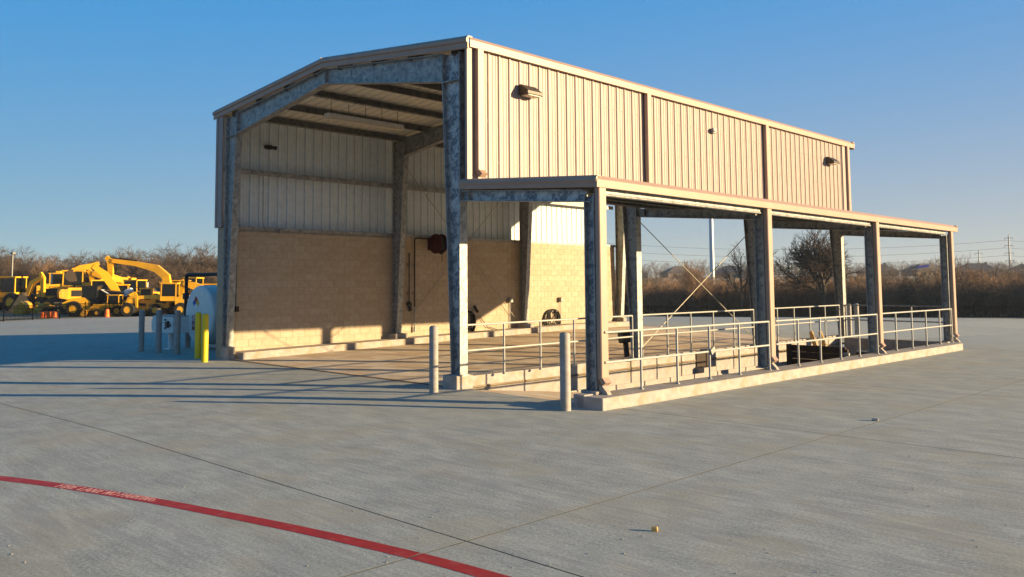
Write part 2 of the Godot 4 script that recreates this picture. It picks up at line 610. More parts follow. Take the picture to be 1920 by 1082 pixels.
func ground() -> void:
	# earth sheet under everything, open at the pit
	var xs := [-2500.0, -1200.0, -600.0, -400.0, -300.0, -240.0, -200.0, -160.0, -130.0, -105.0, -90.0, -75.0, -62.0, -50.0, -40.0, -30.0, -20.0, -12.0, -9.0, -7.0, -4.0, -0.15, 3.2, 10.0, 20.0, 35.0, 60.0, 100.0, 160.0, 240.0, 320.0, 420.0, 600.0, 1200.0, 2500.0]
	var zs := [-2500.0, -1200.0, -700.0, -500.0, -420.0, -360.0, -300.0, -250.0, -200.0, -160.0, -130.0, -110.0, -95.0, -80.0, -65.0, -50.0, -38.0, -28.0, -20.0, -17.75, -14.0, -11.0, -8.0, -5.0, -2.5, -0.02, 3.0, 6.0, 9.0, 14.0, 25.0, 45.0, 80.0, 150.0, 400.0, 1200.0, 2500.0]
	var s := Sh.new()
	for i in xs.size() - 1:
		for j in zs.size() - 1:
			if xs[i] == -0.15 and zs[j] >= -17.75 and zs[j] < -0.02:
				continue
			var p := []
			for q in [[0, 0], [0, 1], [1, 1], [1, 0]]:
				var x: float = xs[i + q[0]]
				var z: float = zs[j + q[1]]
				var inside := x > -62.5 and x < 41.0 and z > -80.0 and z < 22.0
				p.append(Vector3(x, H(x, z) - (0.035 if inside else 0.0) - (0.02 if inside and x < -8.9 else 0.0), z))
			s.quad(p[0], p[1], p[2], p[3])
	struct(obj("ground", s, M.dirt, self))
	# concrete yard: separate pours with a groove between
	var yard := Node3D.new()
	yard.name = "concrete_yard"
	add_child(yard)
	struct(yard)
	var front_x := [-61.0, -52.9, -46.2, -39.6, -32.9, -26.3, -19.7, -13.0, -6.4, 6.87, 13.5, 20.2, 26.8, 40.0]
	var front_z := [20.0, 13.3, 6.65, -0.1]
	for i in front_x.size() - 1:
		for j in front_z.size() - 1:
			var near: bool = front_x[i] > -14.0 and front_x[i] < 20.0
			slab(front_x[i], front_x[i + 1], front_z[j + 1], front_z[j], M.yard, yard, 0.45 if near else 1.6)
	var side_z := [-0.1, -6.05, -12.0, -17.95]
	var left_x := [-61.0, -52.9, -46.2, -39.6, -32.9, -26.3, -19.7, -13.0, -9.42]
	var right_x := [3.54, 6.87, 13.5, 20.2, 26.8, 40.0]
	for j in 3:
		for i in left_x.size() - 1:
			slab(left_x[i], left_x[i + 1], side_z[j + 1], side_z[j], M.yard, yard, 1.5)
		for i in right_x.size() - 1:
			slab(right_x[i], right_x[i + 1], side_z[j + 1], side_z[j], M.yard, yard, 0.8)
	var back_x := [-61.0, -52.9, -46.2, -39.6, -32.9, -26.3, -19.7, -13.0, -6.4, 0.2, 6.87, 13.5, 20.2, 26.8, 40.0]
	var bz := -17.95
	while bz > -80.0:
		for i in back_x.size() - 1:
			slab(back_x[i], back_x[i + 1], bz - 6.65, bz, M.yard, yard, 2.2)
		bz -= 6.65
	slab(2.98, 3.54, -17.95, -17.44, M.yard, yard, 0.6)
	# filler at the bottom of the grooves
	for q in [[6.65, -60.0, 39.0, true], [-0.1, 3.6, 39.0, true], [13.3, -60.0, 39.0, true]]:
		var f := Sh.new()
		var x: float = q[1]
		while x < q[2]:
			var x2 := minf(x + 3.0, q[2])
			f.quad(Vector3(x, H(x, q[0]) - 0.012, q[0] + 0.02), Vector3(x2, H(x2, q[0]) - 0.012, q[0] + 0.02), Vector3(x2, H(x2, q[0]) - 0.012, q[0] - 0.02), Vector3(x, H(x, q[0]) - 0.012, q[0] - 0.02))
			x = x2
		obj("joint_filler", f, M.joint_dark, yard)
	for q in [[6.87, -17.0, 19.0], [-6.4, 0.0, 19.0], [-13.0, -17.0, 19.0]]:
		var f := Sh.new()
		var z: float = q[1]
		while z < q[2]:
			var z2 := minf(z + 3.0, q[2])
			f.quad(Vector3(q[0] - 0.02, H(q[0], z2) - 0.005, z2), Vector3(q[0] + 0.02, H(q[0], z2) - 0.005, z2), Vector3(q[0] + 0.02, H(q[0], z) - 0.005, z), Vector3(q[0] - 0.02, H(q[0], z) - 0.005, z))
			z = z2
		obj("joint_filler", f, M.joint_light, yard)
	# wash bay floor, brown from mud
	var wf := Node3D.new()
	wf.name = "wash_floor"
	add_child(wf)
	struct(wf)
	for j in 3:
		slab(-9.0, -0.2, side_z[j + 1], side_z[j], M.wash_floor, wf, 0.55, 0.03)
	# rust stained drain joint across the opening
	var dr := Sh.new()
	for i in 24:
		var xa := lerpf(-8.6, -0.35, i / 24.0)
		var xb := lerpf(-8.6, -0.35, (i + 1) / 24.0)
		var wa := 0.03 + 0.045 * (0.5 + 0.5 * big.get_noise_1d(xa * 30.0))
		var wb := 0.03 + 0.045 * (0.5 + 0.5 * big.get_noise_1d(xb * 30.0))
		dr.quad(Vector3(xa, H(xa, -0.1) + 0.004, -0.08 + wa), Vector3(xb, H(xb, -0.1) + 0.004, -0.08 + wb), Vector3(xb, H(xb, -0.1) + 0.004, -0.10 - wb), Vector3(xa, H(xa, -0.1) + 0.004, -0.10 - wa))
	struct(obj("rusty_drain_strip", dr, M.rust, self))
	# red fire lane stripe
	var c := Curve3D.new()
	var pts := [Vector2(-1.9, 11.2), Vector2(-0.2, 9.9), Vector2(1.25, 8.98), Vector2(2.06, 8.58), Vector2(2.87, 8.237), Vector2(3.97, 7.867), Vector2(4.77, 7.645), Vector2(5.4, 7.48), Vector2(6.05, 7.33), Vector2(6.88, 7.17), Vector2(7.52, 7.09), Vector2(8.6, 7.0), Vector2(10.0, 7.0), Vector2(12.0, 7.25)]
	for i in pts.size():
		var a: Vector2 = pts[maxi(i - 1, 0)]
		var b: Vector2 = pts[mini(i + 1, pts.size() - 1)]
		var t := (b - a) / 6.0
		c.add_point(Vector3(pts[i].x, 0, pts[i].y), -Vector3(t.x, 0, t.y), Vector3(t.x, 0, t.y))
	var st := thing("fire_lane_stripe", "curved red painted stripe with white lettering on the concrete yard", "road marking")
	for part in 2:
		var s2 := Sh.new()
		var o := 0.0
		var ln := c.get_baked_length()
		while o < ln - 0.1:
			var p := c.sample_baked(o, true)
			var q := c.sample_baked(o + 0.1, true)
			var w := (q - p).normalized().cross(Vector3.UP) * 0.078
			if (part == 0 and p.x < 6.862) or (part == 1 and q.x > 6.878):
				if part == 0 and q.x > 6.862:
					q = p.lerp(q, (6.862 - p.x) / (q.x - p.x))
				if part == 1 and p.x < 6.878:
					p = p.lerp(q, (6.878 - p.x) / (q.x - p.x))
				var up := Vector3(0, 0.002, 0)
				var jp := w * (1.0 + 0.03 * big.get_noise_1d(o * 300.0))
				var jq := w * (1.0 + 0.03 * big.get_noise_1d((o + 0.1) * 300.0))
				p.y = H(p.x, p.z)
				q.y = H(q.x, q.z)
				s2.quad(p + up + jp, q + up + jq, q + up - jq, p + up - jp)
			o += 0.1
		obj("paint_band", s2, M.red_paint, st)
	var font := SystemFont.new()
	font.font_names = PackedStringArray(["Droid Sans"])
	font.font_weight = 400
	for w in [["FIRE LANE", 0.02, 0.60], ["NO PARKING", 0.665, 0.635]]:
		var tm := TextMesh.new()
		tm.text = w[0]
		tm.font = font
		tm.font_size = 32
		tm.pixel_size = 0.118 / 24.0
		tm.depth = 0.0006
		tm.material = M.white_print
		var sx: float = w[2] / tm.get_aabb().size.x
		tm.horizontal_alignment = HORIZONTAL_ALIGNMENT_LEFT
		var dx := Vector3(0.9397, 0, -0.342)
		var uy := Vector3(-0.342, 0, -0.9397)
		var mi := put("lettering", tm, st)
		mi.transform = Transform3D(Basis(dx * sx, uy, Vector3.UP), Vector3(2.775, 0.0029, 8.268) + dx * w[1] - uy * 0.008)


# ------------------------------------------------------------------ the building
const BAY := 5.95
var frames := [0.1, 5.95, 11.9, 17.75]


func ibeam(parent: Node, called: String, poly: Array, z: float, edges: Array, m: Material, wide := 0.2) -> MeshInstance3D:
	var w := Sh.new()
	w.prism(poly, Vector3(0, 0, z), Vector3.RIGHT, Vector3.UP, 0.012, true)
	var o := obj(called, w, m, parent)
	for e in edges:
		var f := Sh.new()
		f.plate(Vector3(e[0].x, e[0].y, z), Vector3(e[1].x, e[1].y, z), 0.018, wide)
		obj("flange", f, M.galv, o)
	return o


func building() -> void:
	var B := thing("wash_bay_building", "tall beige steel and block drive-through wash bay with open gable and lean-to", "building")
	# rigid frames
	for k in 4:
		var z: float = -frames[k]
		var g: Material = M.galv_stained if k == 0 else M.galv
		var ym := 0.26 if k == 0 else 0.22
		var xb := -0.24 if k == 0 else -0.185
		var col := ibeam(B, "column", [Vector2(-0.01, ym), Vector2(-0.01, 6.45), Vector2(-0.49, 6.5), Vector2(-0.49, 5.94), Vector2(xb, ym)], z, [[Vector2(-0.009, ym), Vector2(-0.009, 6.46)], [Vector2(xb, ym), Vector2(-0.485, 5.93)], [Vector2(-0.49, 5.93), Vector2(-0.49, 6.49)], [Vector2(-0.02, 5.93), Vector2(-0.48, 5.93)]], g)
		var bp := Sh.new()
		bp.box(Vector3(-0.125, ym - 0.01, z), Vector3(0.32, 0.03, 0.24))
		for sx in [-0.24, -0.01]:
			for sz in [-0.08, 0.08]:
				bp.cyl(Vector3(sx, ym, z + sz), Vector3(sx, ym + 0.05, z + sz), 0.014, 0.014, 6)
		obj("base_plate", bp, M.galv_plain, col)
		var hl := H(-9.0, z)
		var yl := hl + 0.34
		var coll := ibeam(B, "column", [Vector2(-8.99, yl), Vector2(-8.99, 6.45), Vector2(-8.47, 6.5), Vector2(-8.47, 5.94), Vector2(-8.80, yl)], z, [[Vector2(-8.991, yl), Vector2(-8.991, 6.46)], [Vector2(-8.80, yl), Vector2(-8.475, 5.93)], [Vector2(-8.47, 5.93), Vector2(-8.47, 6.49)], [Vector2(-8.98, 5.93), Vector2(-8.48, 5.93)]], M.galv)
		var bl := Sh.new()
		bl.box(Vector3(-8.88, yl - 0.01, z), Vector3(0.28, 0.03, 0.24))
		obj("base_plate", bl, M.galv_plain, coll)
		# rafters, deep at the knee
		ibeam(B, "rafter", [Vector2(-0.5, 5.955), Vector2(-0.5, 6.50), Vector2(-4.48, 6.935), Vector2(-4.48, 6.61)], z, [[Vector2(-0.5, 5.955), Vector2(-4.48, 6.61)], [Vector2(-0.5, 6.505), Vector2(-4.48, 6.94)], [Vector2(-0.506, 5.95), Vector2(-0.506, 6.48)], [Vector2(-4.47, 6.6), Vector2(-4.47, 6.9)]], M.galv)
		ibeam(B, "rafter", [Vector2(-8.46, 5.955), Vector2(-8.46, 6.50), Vector2(-4.48, 6.935), Vector2(-4.48, 6.61)], z, [[Vector2(-8.46, 5.955), Vector2(-4.48, 6.61)], [Vector2(-8.46, 6.505), Vector2(-4.48, 6.94)], [Vector2(-8.454, 5.95), Vector2(-8.454, 6.48)], [Vector2(-4.49, 6.6), Vector2(-4.49, 6.9)]], M.galv)
	# purlins and eave struts (C sections along the building)
	for px in [-0.25, -1.55, -2.75, -4.0, -4.96, -6.2, -7.5, -8.72]:
		var yt := 7.10 - absf(px + 4.48) * 0.108 - 0.03
		var p := Sh.new()
		p.sweep([Vector2(0, 0), Vector2(0.07, 0), Vector2(0.07, -0.02), Vector2(0.012, -0.02), Vector2(0.012, -0.155), Vector2(0.07, -0.155), Vector2(0.07, -0.172), Vector2(0, -0.172)], [V(px, yt, 0.02), V(px, yt, 17.9)], Vector3.RIGHT, Vector3.UP)
		obj("purlin", p, M.galv_dull, B)
	# roof sheets, each a ribbed run from eave to ridge
	var sheet := Sh.new()
	var prof := []
	for r in 3:
		var u := r * 0.3047
		prof.append_array([Vector2(u, 0), Vector2(u + 0.24, 0), Vector2(u + 0.255, 0.035), Vector2(u + 0.288, 0.035), Vector2(u + 0.303, 0)])
	prof.append(Vector2(0.9141, 0))
	var deck_at := func(side: int) -> Mesh:
		var s := Sh.new()
		var xe := 0.2 if side > 0 else -9.42
		var ye := 7.10 - absf(xe + 4.48) * 0.108
		for i in prof.size() - 1:
			var a: Vector2 = prof[i]
			var b: Vector2 = prof[i + 1]
			var e0 := Vector3(xe, ye + a.y, -a.x)
			var e1 := Vector3(xe, ye + b.y, -b.x)
			var r0 := Vector3(-4.48, 7.10 + a.y, -a.x)
			var r1 := Vector3(-4.48, 7.10 + b.y, -b.x)
			if side > 0:
				s.quad(e0, e1, r1, r0)
			else:
				s.quad(e1, e0, r0, r1)
		return s.mesh(M.deck)
	for side in [1, -1]:
		var dm: Mesh = deck_at.call(side)
		for i in 20:
			put("roof_sheet", dm, B, V(0, 0, -0.06 + i * 0.9141))
	var cap := Sh.new()
	cap.sweep([Vector2(-0.22, 7.11), Vector2(0, 7.19), Vector2(0.22, 7.11), Vector2(0.22, 7.125), Vector2(0, 7.205), Vector2(-0.22, 7.125)], [V(-4.48, 0, -0.02), V(-4.48, 0, 18.2)], Vector3.RIGHT, Vector3.UP)
	obj("ridge_cap", cap, M.trim, B)
	# rake trim at both gables
	for e in [[0.0, 1.0], [18.2, -1.0]]:
		for half in 2:
			var path := [V(0.30, 6.70, e[0]), V(-4.48, 7.205, e[0])] if half == 0 else [V(-4.48, 7.205, e[0]), V(-9.56, 6.71, e[0])]
			var s := Sh.new()
			s.sweep([Vector2(-0.06, 0.005), Vector2(0.05, 0.0), Vector2(0.105, -0.055), Vector2(0.105, -0.12), Vector2(0.07, -0.135), Vector2(0.07, -0.235), Vector2(0.055, -0.25), Vector2(0.04, -0.25), Vector2(0.04, -0.03), Vector2(-0.06, -0.025)], path, Vector3(0, 0, e[1]), Vector3.UP)
			var rt := obj("rake_trim", s, M.trim, B)
			if half == 0:
				var jn := Sh.new()
				jn.box(V(-4.48, 7.135, e[0] - 0.06 * e[1]), Vector3(0.025, 0.12, 0.1))
				obj("joint_cover", jn, M.trim, rt)
	# eave gutters
	for sd in [1.0, -1.0]:
		var s := Sh.new()
		var x0 := 0.2 if sd > 0 else -9.44
		s.sweep([Vector2(0.0, 0.215), Vector2(0.03, 0.215), Vector2(0.105, 0.135), Vector2(0.1, 0.0), Vector2(0.03, 0.0), Vector2(0.03, 0.02), Vector2(0.08, 0.02), Vector2(0.085, 0.13), Vector2(0.03, 0.195), Vector2(0.0, 0.195)], [V(x0, 6.495, 0.0), V(x0, 6.495, 18.24)], Vector3(sd, 0, 0), Vector3.UP)
		obj("eave_gutter", s, M.trim, B)
	# ribbed upper walls: right one seen from outside, left one from inside
	var plain := []
	for r in 3:
		var u := r * 0.3047
		plain.append_array([Vector2(u, 0), Vector2(u + 0.07, 0), Vector2(u + 0.08, 0.007), Vector2(u + 0.10, 0.007), Vector2(u + 0.11, 0), Vector2(u + 0.165, 0), Vector2(u + 0.175, 0.007), Vector2(u + 0.195, 0.007), Vector2(u + 0.205, 0), Vector2(u + 0.222, 0), Vector2(u + 0.248, 0.025), Vector2(u + 0.28, 0.025), Vector2(u + 0.3047, 0)])
	var sharp := []
	for r in 3:
		var u := r * 0.3047
		sharp.append_array([Vector2(u, 0), Vector2(u + 0.075, 0), Vector2(u + 0.08, 0.008), Vector2(u + 0.10, 0.008), Vector2(u + 0.105, 0), Vector2(u + 0.17, 0), Vector2(u + 0.175, 0.008), Vector2(u + 0.195, 0.008), Vector2(u + 0.20, 0), Vector2(u + 0.243, 0), Vector2(u + 0.255, 0.04), Vector2(u + 0.292, 0.04), Vector2(u + 0.3047, 0)])
	var ribbed := func(y0: float, y1: float, sgn: float, m: Material) -> Mesh:
		var pp: Array = plain if sgn > 0 else sharp
		var s := Sh.new()
		for i in pp.size() - 1:
			var a: Vector2 = pp[i]
			var b: Vector2 = pp[i + 1]
			if a.distance_to(b) < 0.001:
				continue
			if sgn > 0:
				s.quad(Vector3(a.y, y0, -a.x), Vector3(b.y, y0, -b.x), Vector3(b.y, y1, -b.x), Vector3(a.y, y1, -a.x))
			else:
				s.quad(Vector3(-b.y, y0, -b.x), Vector3(-a.y, y0, -a.x), Vector3(-a.y, y1, -a.x), Vector3(-b.y, y1, -b.x))
		return s.mesh(m)
	var wm: Mesh = ribbed.call(3.80, 6.6, 1.0, M.panel)
	for i in 19:
		put("wall_panel", wm, B, V(0.2, 0, 0.03 + i * 0.9141), Basis().scaled(Vector3(1, 1, 1 if i < 19 else 0.6)))
	var fl := Sh.new()
	fl.box(V(0.19, 3.86, 8.95), Vector3(0.03, 0.22, 17.9))
	obj("roof_flashing", fl, M.trim, B)
	var lm: Mesh = ribbed.call(3.50, 6.55, -1.0, M.liner)
	for i in 19:
		var lp := put("liner_panel", lm, B, V(-9.345, 0, 0.06 + i * 0.9141))
		lp.set_meta("label", "off-white ribbed inner sheet")
	var om: Mesh = ribbed.call(3.45, 6.6, -1.0, M.panel)
	for i in 19:
		put("wall_panel", om, B, V(-9.39, 0, 0.06 + i * 0.9141))
	# screws along three girt lines of the right wall, as one part
	var sc := Sh.new()
	for y in [4.35, 5.15, 5.95]:
		for i in 58:
			for o in [0.14, 0.225]:
				sc.box(V(0.203, y, 0.03 + i * 0.3047 + o), Vector3(0.012, 0.014, 0.014))
	stuff(obj("screw_heads", sc, M.trim, B))
	# corner trims and down pipes on the right wall
	for q in [[-0.04, 0.09], [17.37, 17.86]]:
		var s := Sh.new()
		s.box(V(0.222, 5.22, (q[0] + q[1]) / 2), Vector3(0.06, 2.6, q[1] - q[0]))
		obj("corner_trim", s, M.panel, B)
	var lc := Sh.new()
	lc.box(V(-9.385, 5.02, 0.0), Vector3(0.09, 3.06, 0.1))
	lc.box(V(-9.22, 5.02, -0.02), Vector3(0.24, 3.06, 0.03))
	obj("corner_trim", lc, M.panel, B)
	for d in [0.27, 6.02, 12.0, 17.70]:
		var s := Sh.new()
		s.box(V(0.275, 5.3, d), Vector3(0.1, 2.4, 0.17), Basis(), 0.012)
		s.bar(V(0.28, 4.12, d), V(0.38, 4.03, d), 0.1, 0.15)
		obj("downspout", s, M.trim, B)
	# girts inside
	for y in [4.2, 5.09]:
		var s := Sh.new()
		s.sweep([Vector2(0, 0), Vector2(0.2, 0), Vector2(0.2, 0.05), Vector2(0.185, 0.05), Vector2(0.185, 0.012), Vector2(0, 0.012)], [V(-0.03, y, 0.2), V(-0.03, y, 17.6)], Vector3.RIGHT, Vector3.UP)
		obj("girt", s, M.galv, B)
	var gl := Sh.new()
	gl.sweep([Vector2(0, 0), Vector2(0.26, 0), Vector2(0.26, 0.06), Vector2(0.25, 0.06), Vector2(0.25, 0.012), Vector2(0, 0.012)], [V(-9.31, 5.06, 0.1), V(-9.31, 5.06, 17.6)], Vector3.RIGHT, Vector3.UP)
	gl.sweep([Vector2(0.25, 0.0), Vector2(0.265, 0.0), Vector2(0.265, 0.12), Vector2(0.25, 0.12)], [V(-9.31, 4.98, 0.1), V(-9.31, 4.98, 17.6)], Vector3.RIGHT, Vector3.UP)
	obj("girt", gl, M.galv_plain, B)
	var sill := Sh.new()
	sill.sweep([Vector2(0, 0), Vector2(0.30, 0), Vector2(0.30, -0.03), Vector2(0.312, -0.03), Vector2(0.312, 0.06), Vector2(0, 0.06)], [V(-9.35, 3.485, 0.02), V(-9.35, 3.485, 17.7)], Vector3.RIGHT, Vector3.UP)
	obj("sill_channel", sill, M.galv_plain, B)
	# block wall
	var wall := Sh.new()
	wall.box(V(-9.21, 1.72, 8.83), Vector3(0.308, 3.52, 17.62))
	var W := obj("masonry_wall", wall, M.mortar, B)
	var bm := []
	for k in 4:
		var s := Sh.new()
		s.box(Vector3.ZERO, Vector3(0.06, 0.193, 0.393), Basis(), 0.005)
		bm.append(s.mesh(M.blocks[k]))
	var hm := []
	for k in 4:
		var s := Sh.new()
		s.box(Vector3.ZERO, Vector3(0.06, 0.193, 0.193), Basis(), 0.005)
		hm.append(s.mesh(M.blocks[k]))
	var far := []
	for k in 4:
		far.append(Sh.new())
	var made := 0
	for i in 45:
		for j in 17:
			var y := 3.48 - 0.1 - j * 0.2
			var d := 0.2 + i * 0.4 + (0.2 if j % 2 == 0 else 0.0)
			if d > 17.5:
				continue
			var k := rng.randi_range(0, 3)
			var x := -9.082 + rng.randf_range(-0.0015, 0.0015)
			if made < 290:
				put("block", bm[k], W, V(x, y, d + 0.02))
				made += 1
			else:
				far[k].box(V(x, y, d + 0.02), Vector3(0.06, 0.193, 0.393), Basis(), 0.005)
	for j in 17:
		if j % 2 == 0:
			put("block", hm[j % 4], W, V(-9.0815, 3.38 - j * 0.2, 0.12))
	for k in 4:
		stuff(obj("far_blocks", far[k], M.blocks[k], W))
	# kerb along the block wall, with a plinth at each column
	var kb := Sh.new()
	for i in 18:
		var da := maxf(0.3, i * 1.0)
		var db := minf((i + 1) * 1.0, 17.9)
		var ya := H(-8.5, -da) + 0.18
		var yb := H(-8.5, -db) + 0.18
		var P := [V(-8.44, -0.1, da), V(-8.44, -0.1, db), V(-8.44, yb, db), V(-8.44, ya, da)]
		kb.quad(P[0], P[1], P[2], P[3])
		kb.quad(P[3], P[2], V(-9.06, yb, db), V(-9.06, ya, da))
		if i == 0:
			kb.quad(V(-9.06, -0.1, da), V(-8.44, -0.1, da), V(-8.44, ya, da), V(-9.06, ya, da))
	obj("kerb", kb, M.concrete, B)
	for k in 4:
		var s := Sh.new()
		var z: float = -frames[k]
		var top := H(-9.0, z) + 0.33
		var hw := 0.5 if k == 1 or k == 2 else 0.22
		s.box(Vector3(-8.86, top / 2 - 0.1, z), Vector3(0.40, top + 0.2, hw), Basis(), 0.01)
		obj("plinth", s, M.concrete, B)
	# right-hand plinth under the front column
	var pr := Sh.new()
	pr.box(V(-0.165, 0.06, 0.1), Vector3(0.39, 0.38, 0.44), Basis(), 0.012)
	obj("plinth", pr, M.concrete, B)
	lean_to(B)


func lean_to(B: Node) -> void:
	var xl := 3.04
	for k in 4:
		var z: float = -frames[k]
		var w := Sh.new()
		w.box(Vector3(xl, 1.82, z), Vector3(0.17, 3.2, 0.012))
		var c := obj("lean_to_column", w, M.galv_stained if k == 0 else M.galv, B)
		for sx in [-1.0, 1.0]:
			var f := Sh.new()
			f.box(Vector3(xl + sx * 0.093, 1.83, z), Vector3(0.016, 3.24, 0.19))
			obj("flange", f, M.galv, c)
		var st := Sh.new()
		st.box(Vector3(xl, 3.33, z), Vector3(0.16, 0.014, 0.18))
		st.box(Vector3(xl, 0.225, z), Vector3(0.26, 0.03, 0.26))
		for sx in [-0.09, 0.09]:
			st.cyl(Vector3(xl + sx, 0.23, z + 0.09), Vector3(xl + sx, 0.28, z + 0.09), 0.013, 0.013, 6)
		obj("base_plate", st, M.galv_plain, c)
		# sloping beam back to the main column
		ibeam(B, "lean_to_beam", [Vector2(0.01, 3.56), Vector2(0.01, 3.745), Vector2(2.94, 3.525), Vector2(2.94, 3.34)], z, [[Vector2(0.01, 3.56), Vector2(2.94, 3.34)], [Vector2(0.01, 3.745), Vector2(2.94, 3.525)], [Vector2(0.2, 3.55), Vector2(0.2, 3.73)]], M.galv_stained if k == 0 else M.galv, 0.16)
	# purlins under the lean-to roof
	for px in [0.35, 1.2, 2.1]:
		var s := Sh.new()
		var y: float = 3.90 - px * 0.072 - 0.006
		s.sweep([Vector2(0, 0), Vector2(0.06, 0), Vector2(0.06, -0.015), Vector2(0.01, -0.015), Vector2(0.01, -0.11), Vector2(0.06, -0.11), Vector2(0.06, -0.125), Vector2(0, -0.125)], [V(px, y, 0.0), V(px, y, 18.1)], Vector3.RIGHT, Vector3.UP)
		obj("lean_to_purlin", s, M.galv_dull, B)
	for k in 3:
		var d0: float = frames[k] + 0.12
		var d1: float = frames[k + 1] - 0.12
		var s := Sh.new()
		s.sweep([Vector2(0, 0.12), Vector2(-0.07, 0.12), Vector2(-0.07, 0.0), Vector2(0.0, 0.0), Vector2(0.014, 0.010), Vector2(0.018, 0.03), Vector2(0, 0.045)], [V(3.12, 3.435, d0), V(3.12, 3.435, d1)], Vector3.RIGHT, Vector3.UP)
		obj("eave_strut", s, M.galv_plain, B)
	# lean-to roof sheets
	var dm := Sh.new()
	for r in 3:
		var u := r * 0.3047
		var pr := [Vector2(u, 0), Vector2(u + 0.24, 0), Vector2(u + 0.255, 0.03), Vector2(u + 0.288, 0.03), Vector2(u + 0.3047, 0)]
		for i in 4:
			var a: Vector2 = pr[i]
			var b: Vector2 = pr[i + 1]
			dm.quad(Vector3(3.2, 3.675 + a.y, -a.x), Vector3(3.2, 3.675 + b.y, -b.x), Vector3(0.2, 3.895 + b.y, -b.x), Vector3(0.2, 3.895 + a.y, -a.x))
	var dmm := dm.mesh(M.galv_plain)
	for i in 20:
		put("lean_to_roof_sheet", dmm, B, V(0, 0, -0.02 + i * 0.9141))
	# front and rear rake trims
	for e in [[0.0, 1.0], [18.26, -1.0]]:
		var s := Sh.new()
		s.sweep([Vector2(-0.06, 0.0), Vector2(0.03, 0.0), Vector2(0.07, -0.03), Vector2(0.08, -0.09), Vector2(0.055, -0.13), Vector2(0.055, -0.19), Vector2(0.04, -0.2), Vector2(0.028, -0.2), Vector2(0.028, -0.02), Vector2(-0.06, -0.02)], [V(0.06, 3.965, e[0]), V(3.26, 3.745, e[0])], Vector3(0, 0, e[1]), Vector3.UP)
		obj("lean_to_rake_trim", s, M.trim, B)
	var g := Sh.new()
	g.sweep([Vector2(0.0, 0.2), Vector2(0.03, 0.2), Vector2(0.1, 0.125), Vector2(0.095, 0.0), Vector2(0.03, 0.0), Vector2(0.03, 0.018), Vector2(0.078, 0.018), Vector2(0.082, 0.12), Vector2(0.028, 0.182), Vector2(0.0, 0.182)], [V(3.17, 3.55, -0.06), V(3.17, 3.55, 18.32)], Vector3.RIGHT, Vector3.UP)
	obj("lean_to_gutter", g, M.trim, B)
	for k in 4:
		var d: float = frames[k] + 0.02
		if k == 3:
			d += 0.08
		var s := Sh.new()
		s.box(V(3.195, 1.99, d), Vector3(0.1, 3.14, 0.2), Basis(), 0.014)
		s.bar(V(3.20, 0.45, d), V(3.275, 0.355, d), 0.08, 0.17)
		var ds := obj("lean_to_downspout", s, M.trim, B)
		var sb := Sh.new()
		sb.prism([Vector2(-0.02, 0), Vector2(0.16, 0), Vector2(0.13, 0.05), Vector2(0.04, 0.14), Vector2(-0.02, 0.16)], V(3.17, 0.19, d + 0.04), Vector3.RIGHT, Vector3.UP, 0.1)
		obj("grout_foot", sb, M.concrete, ds)


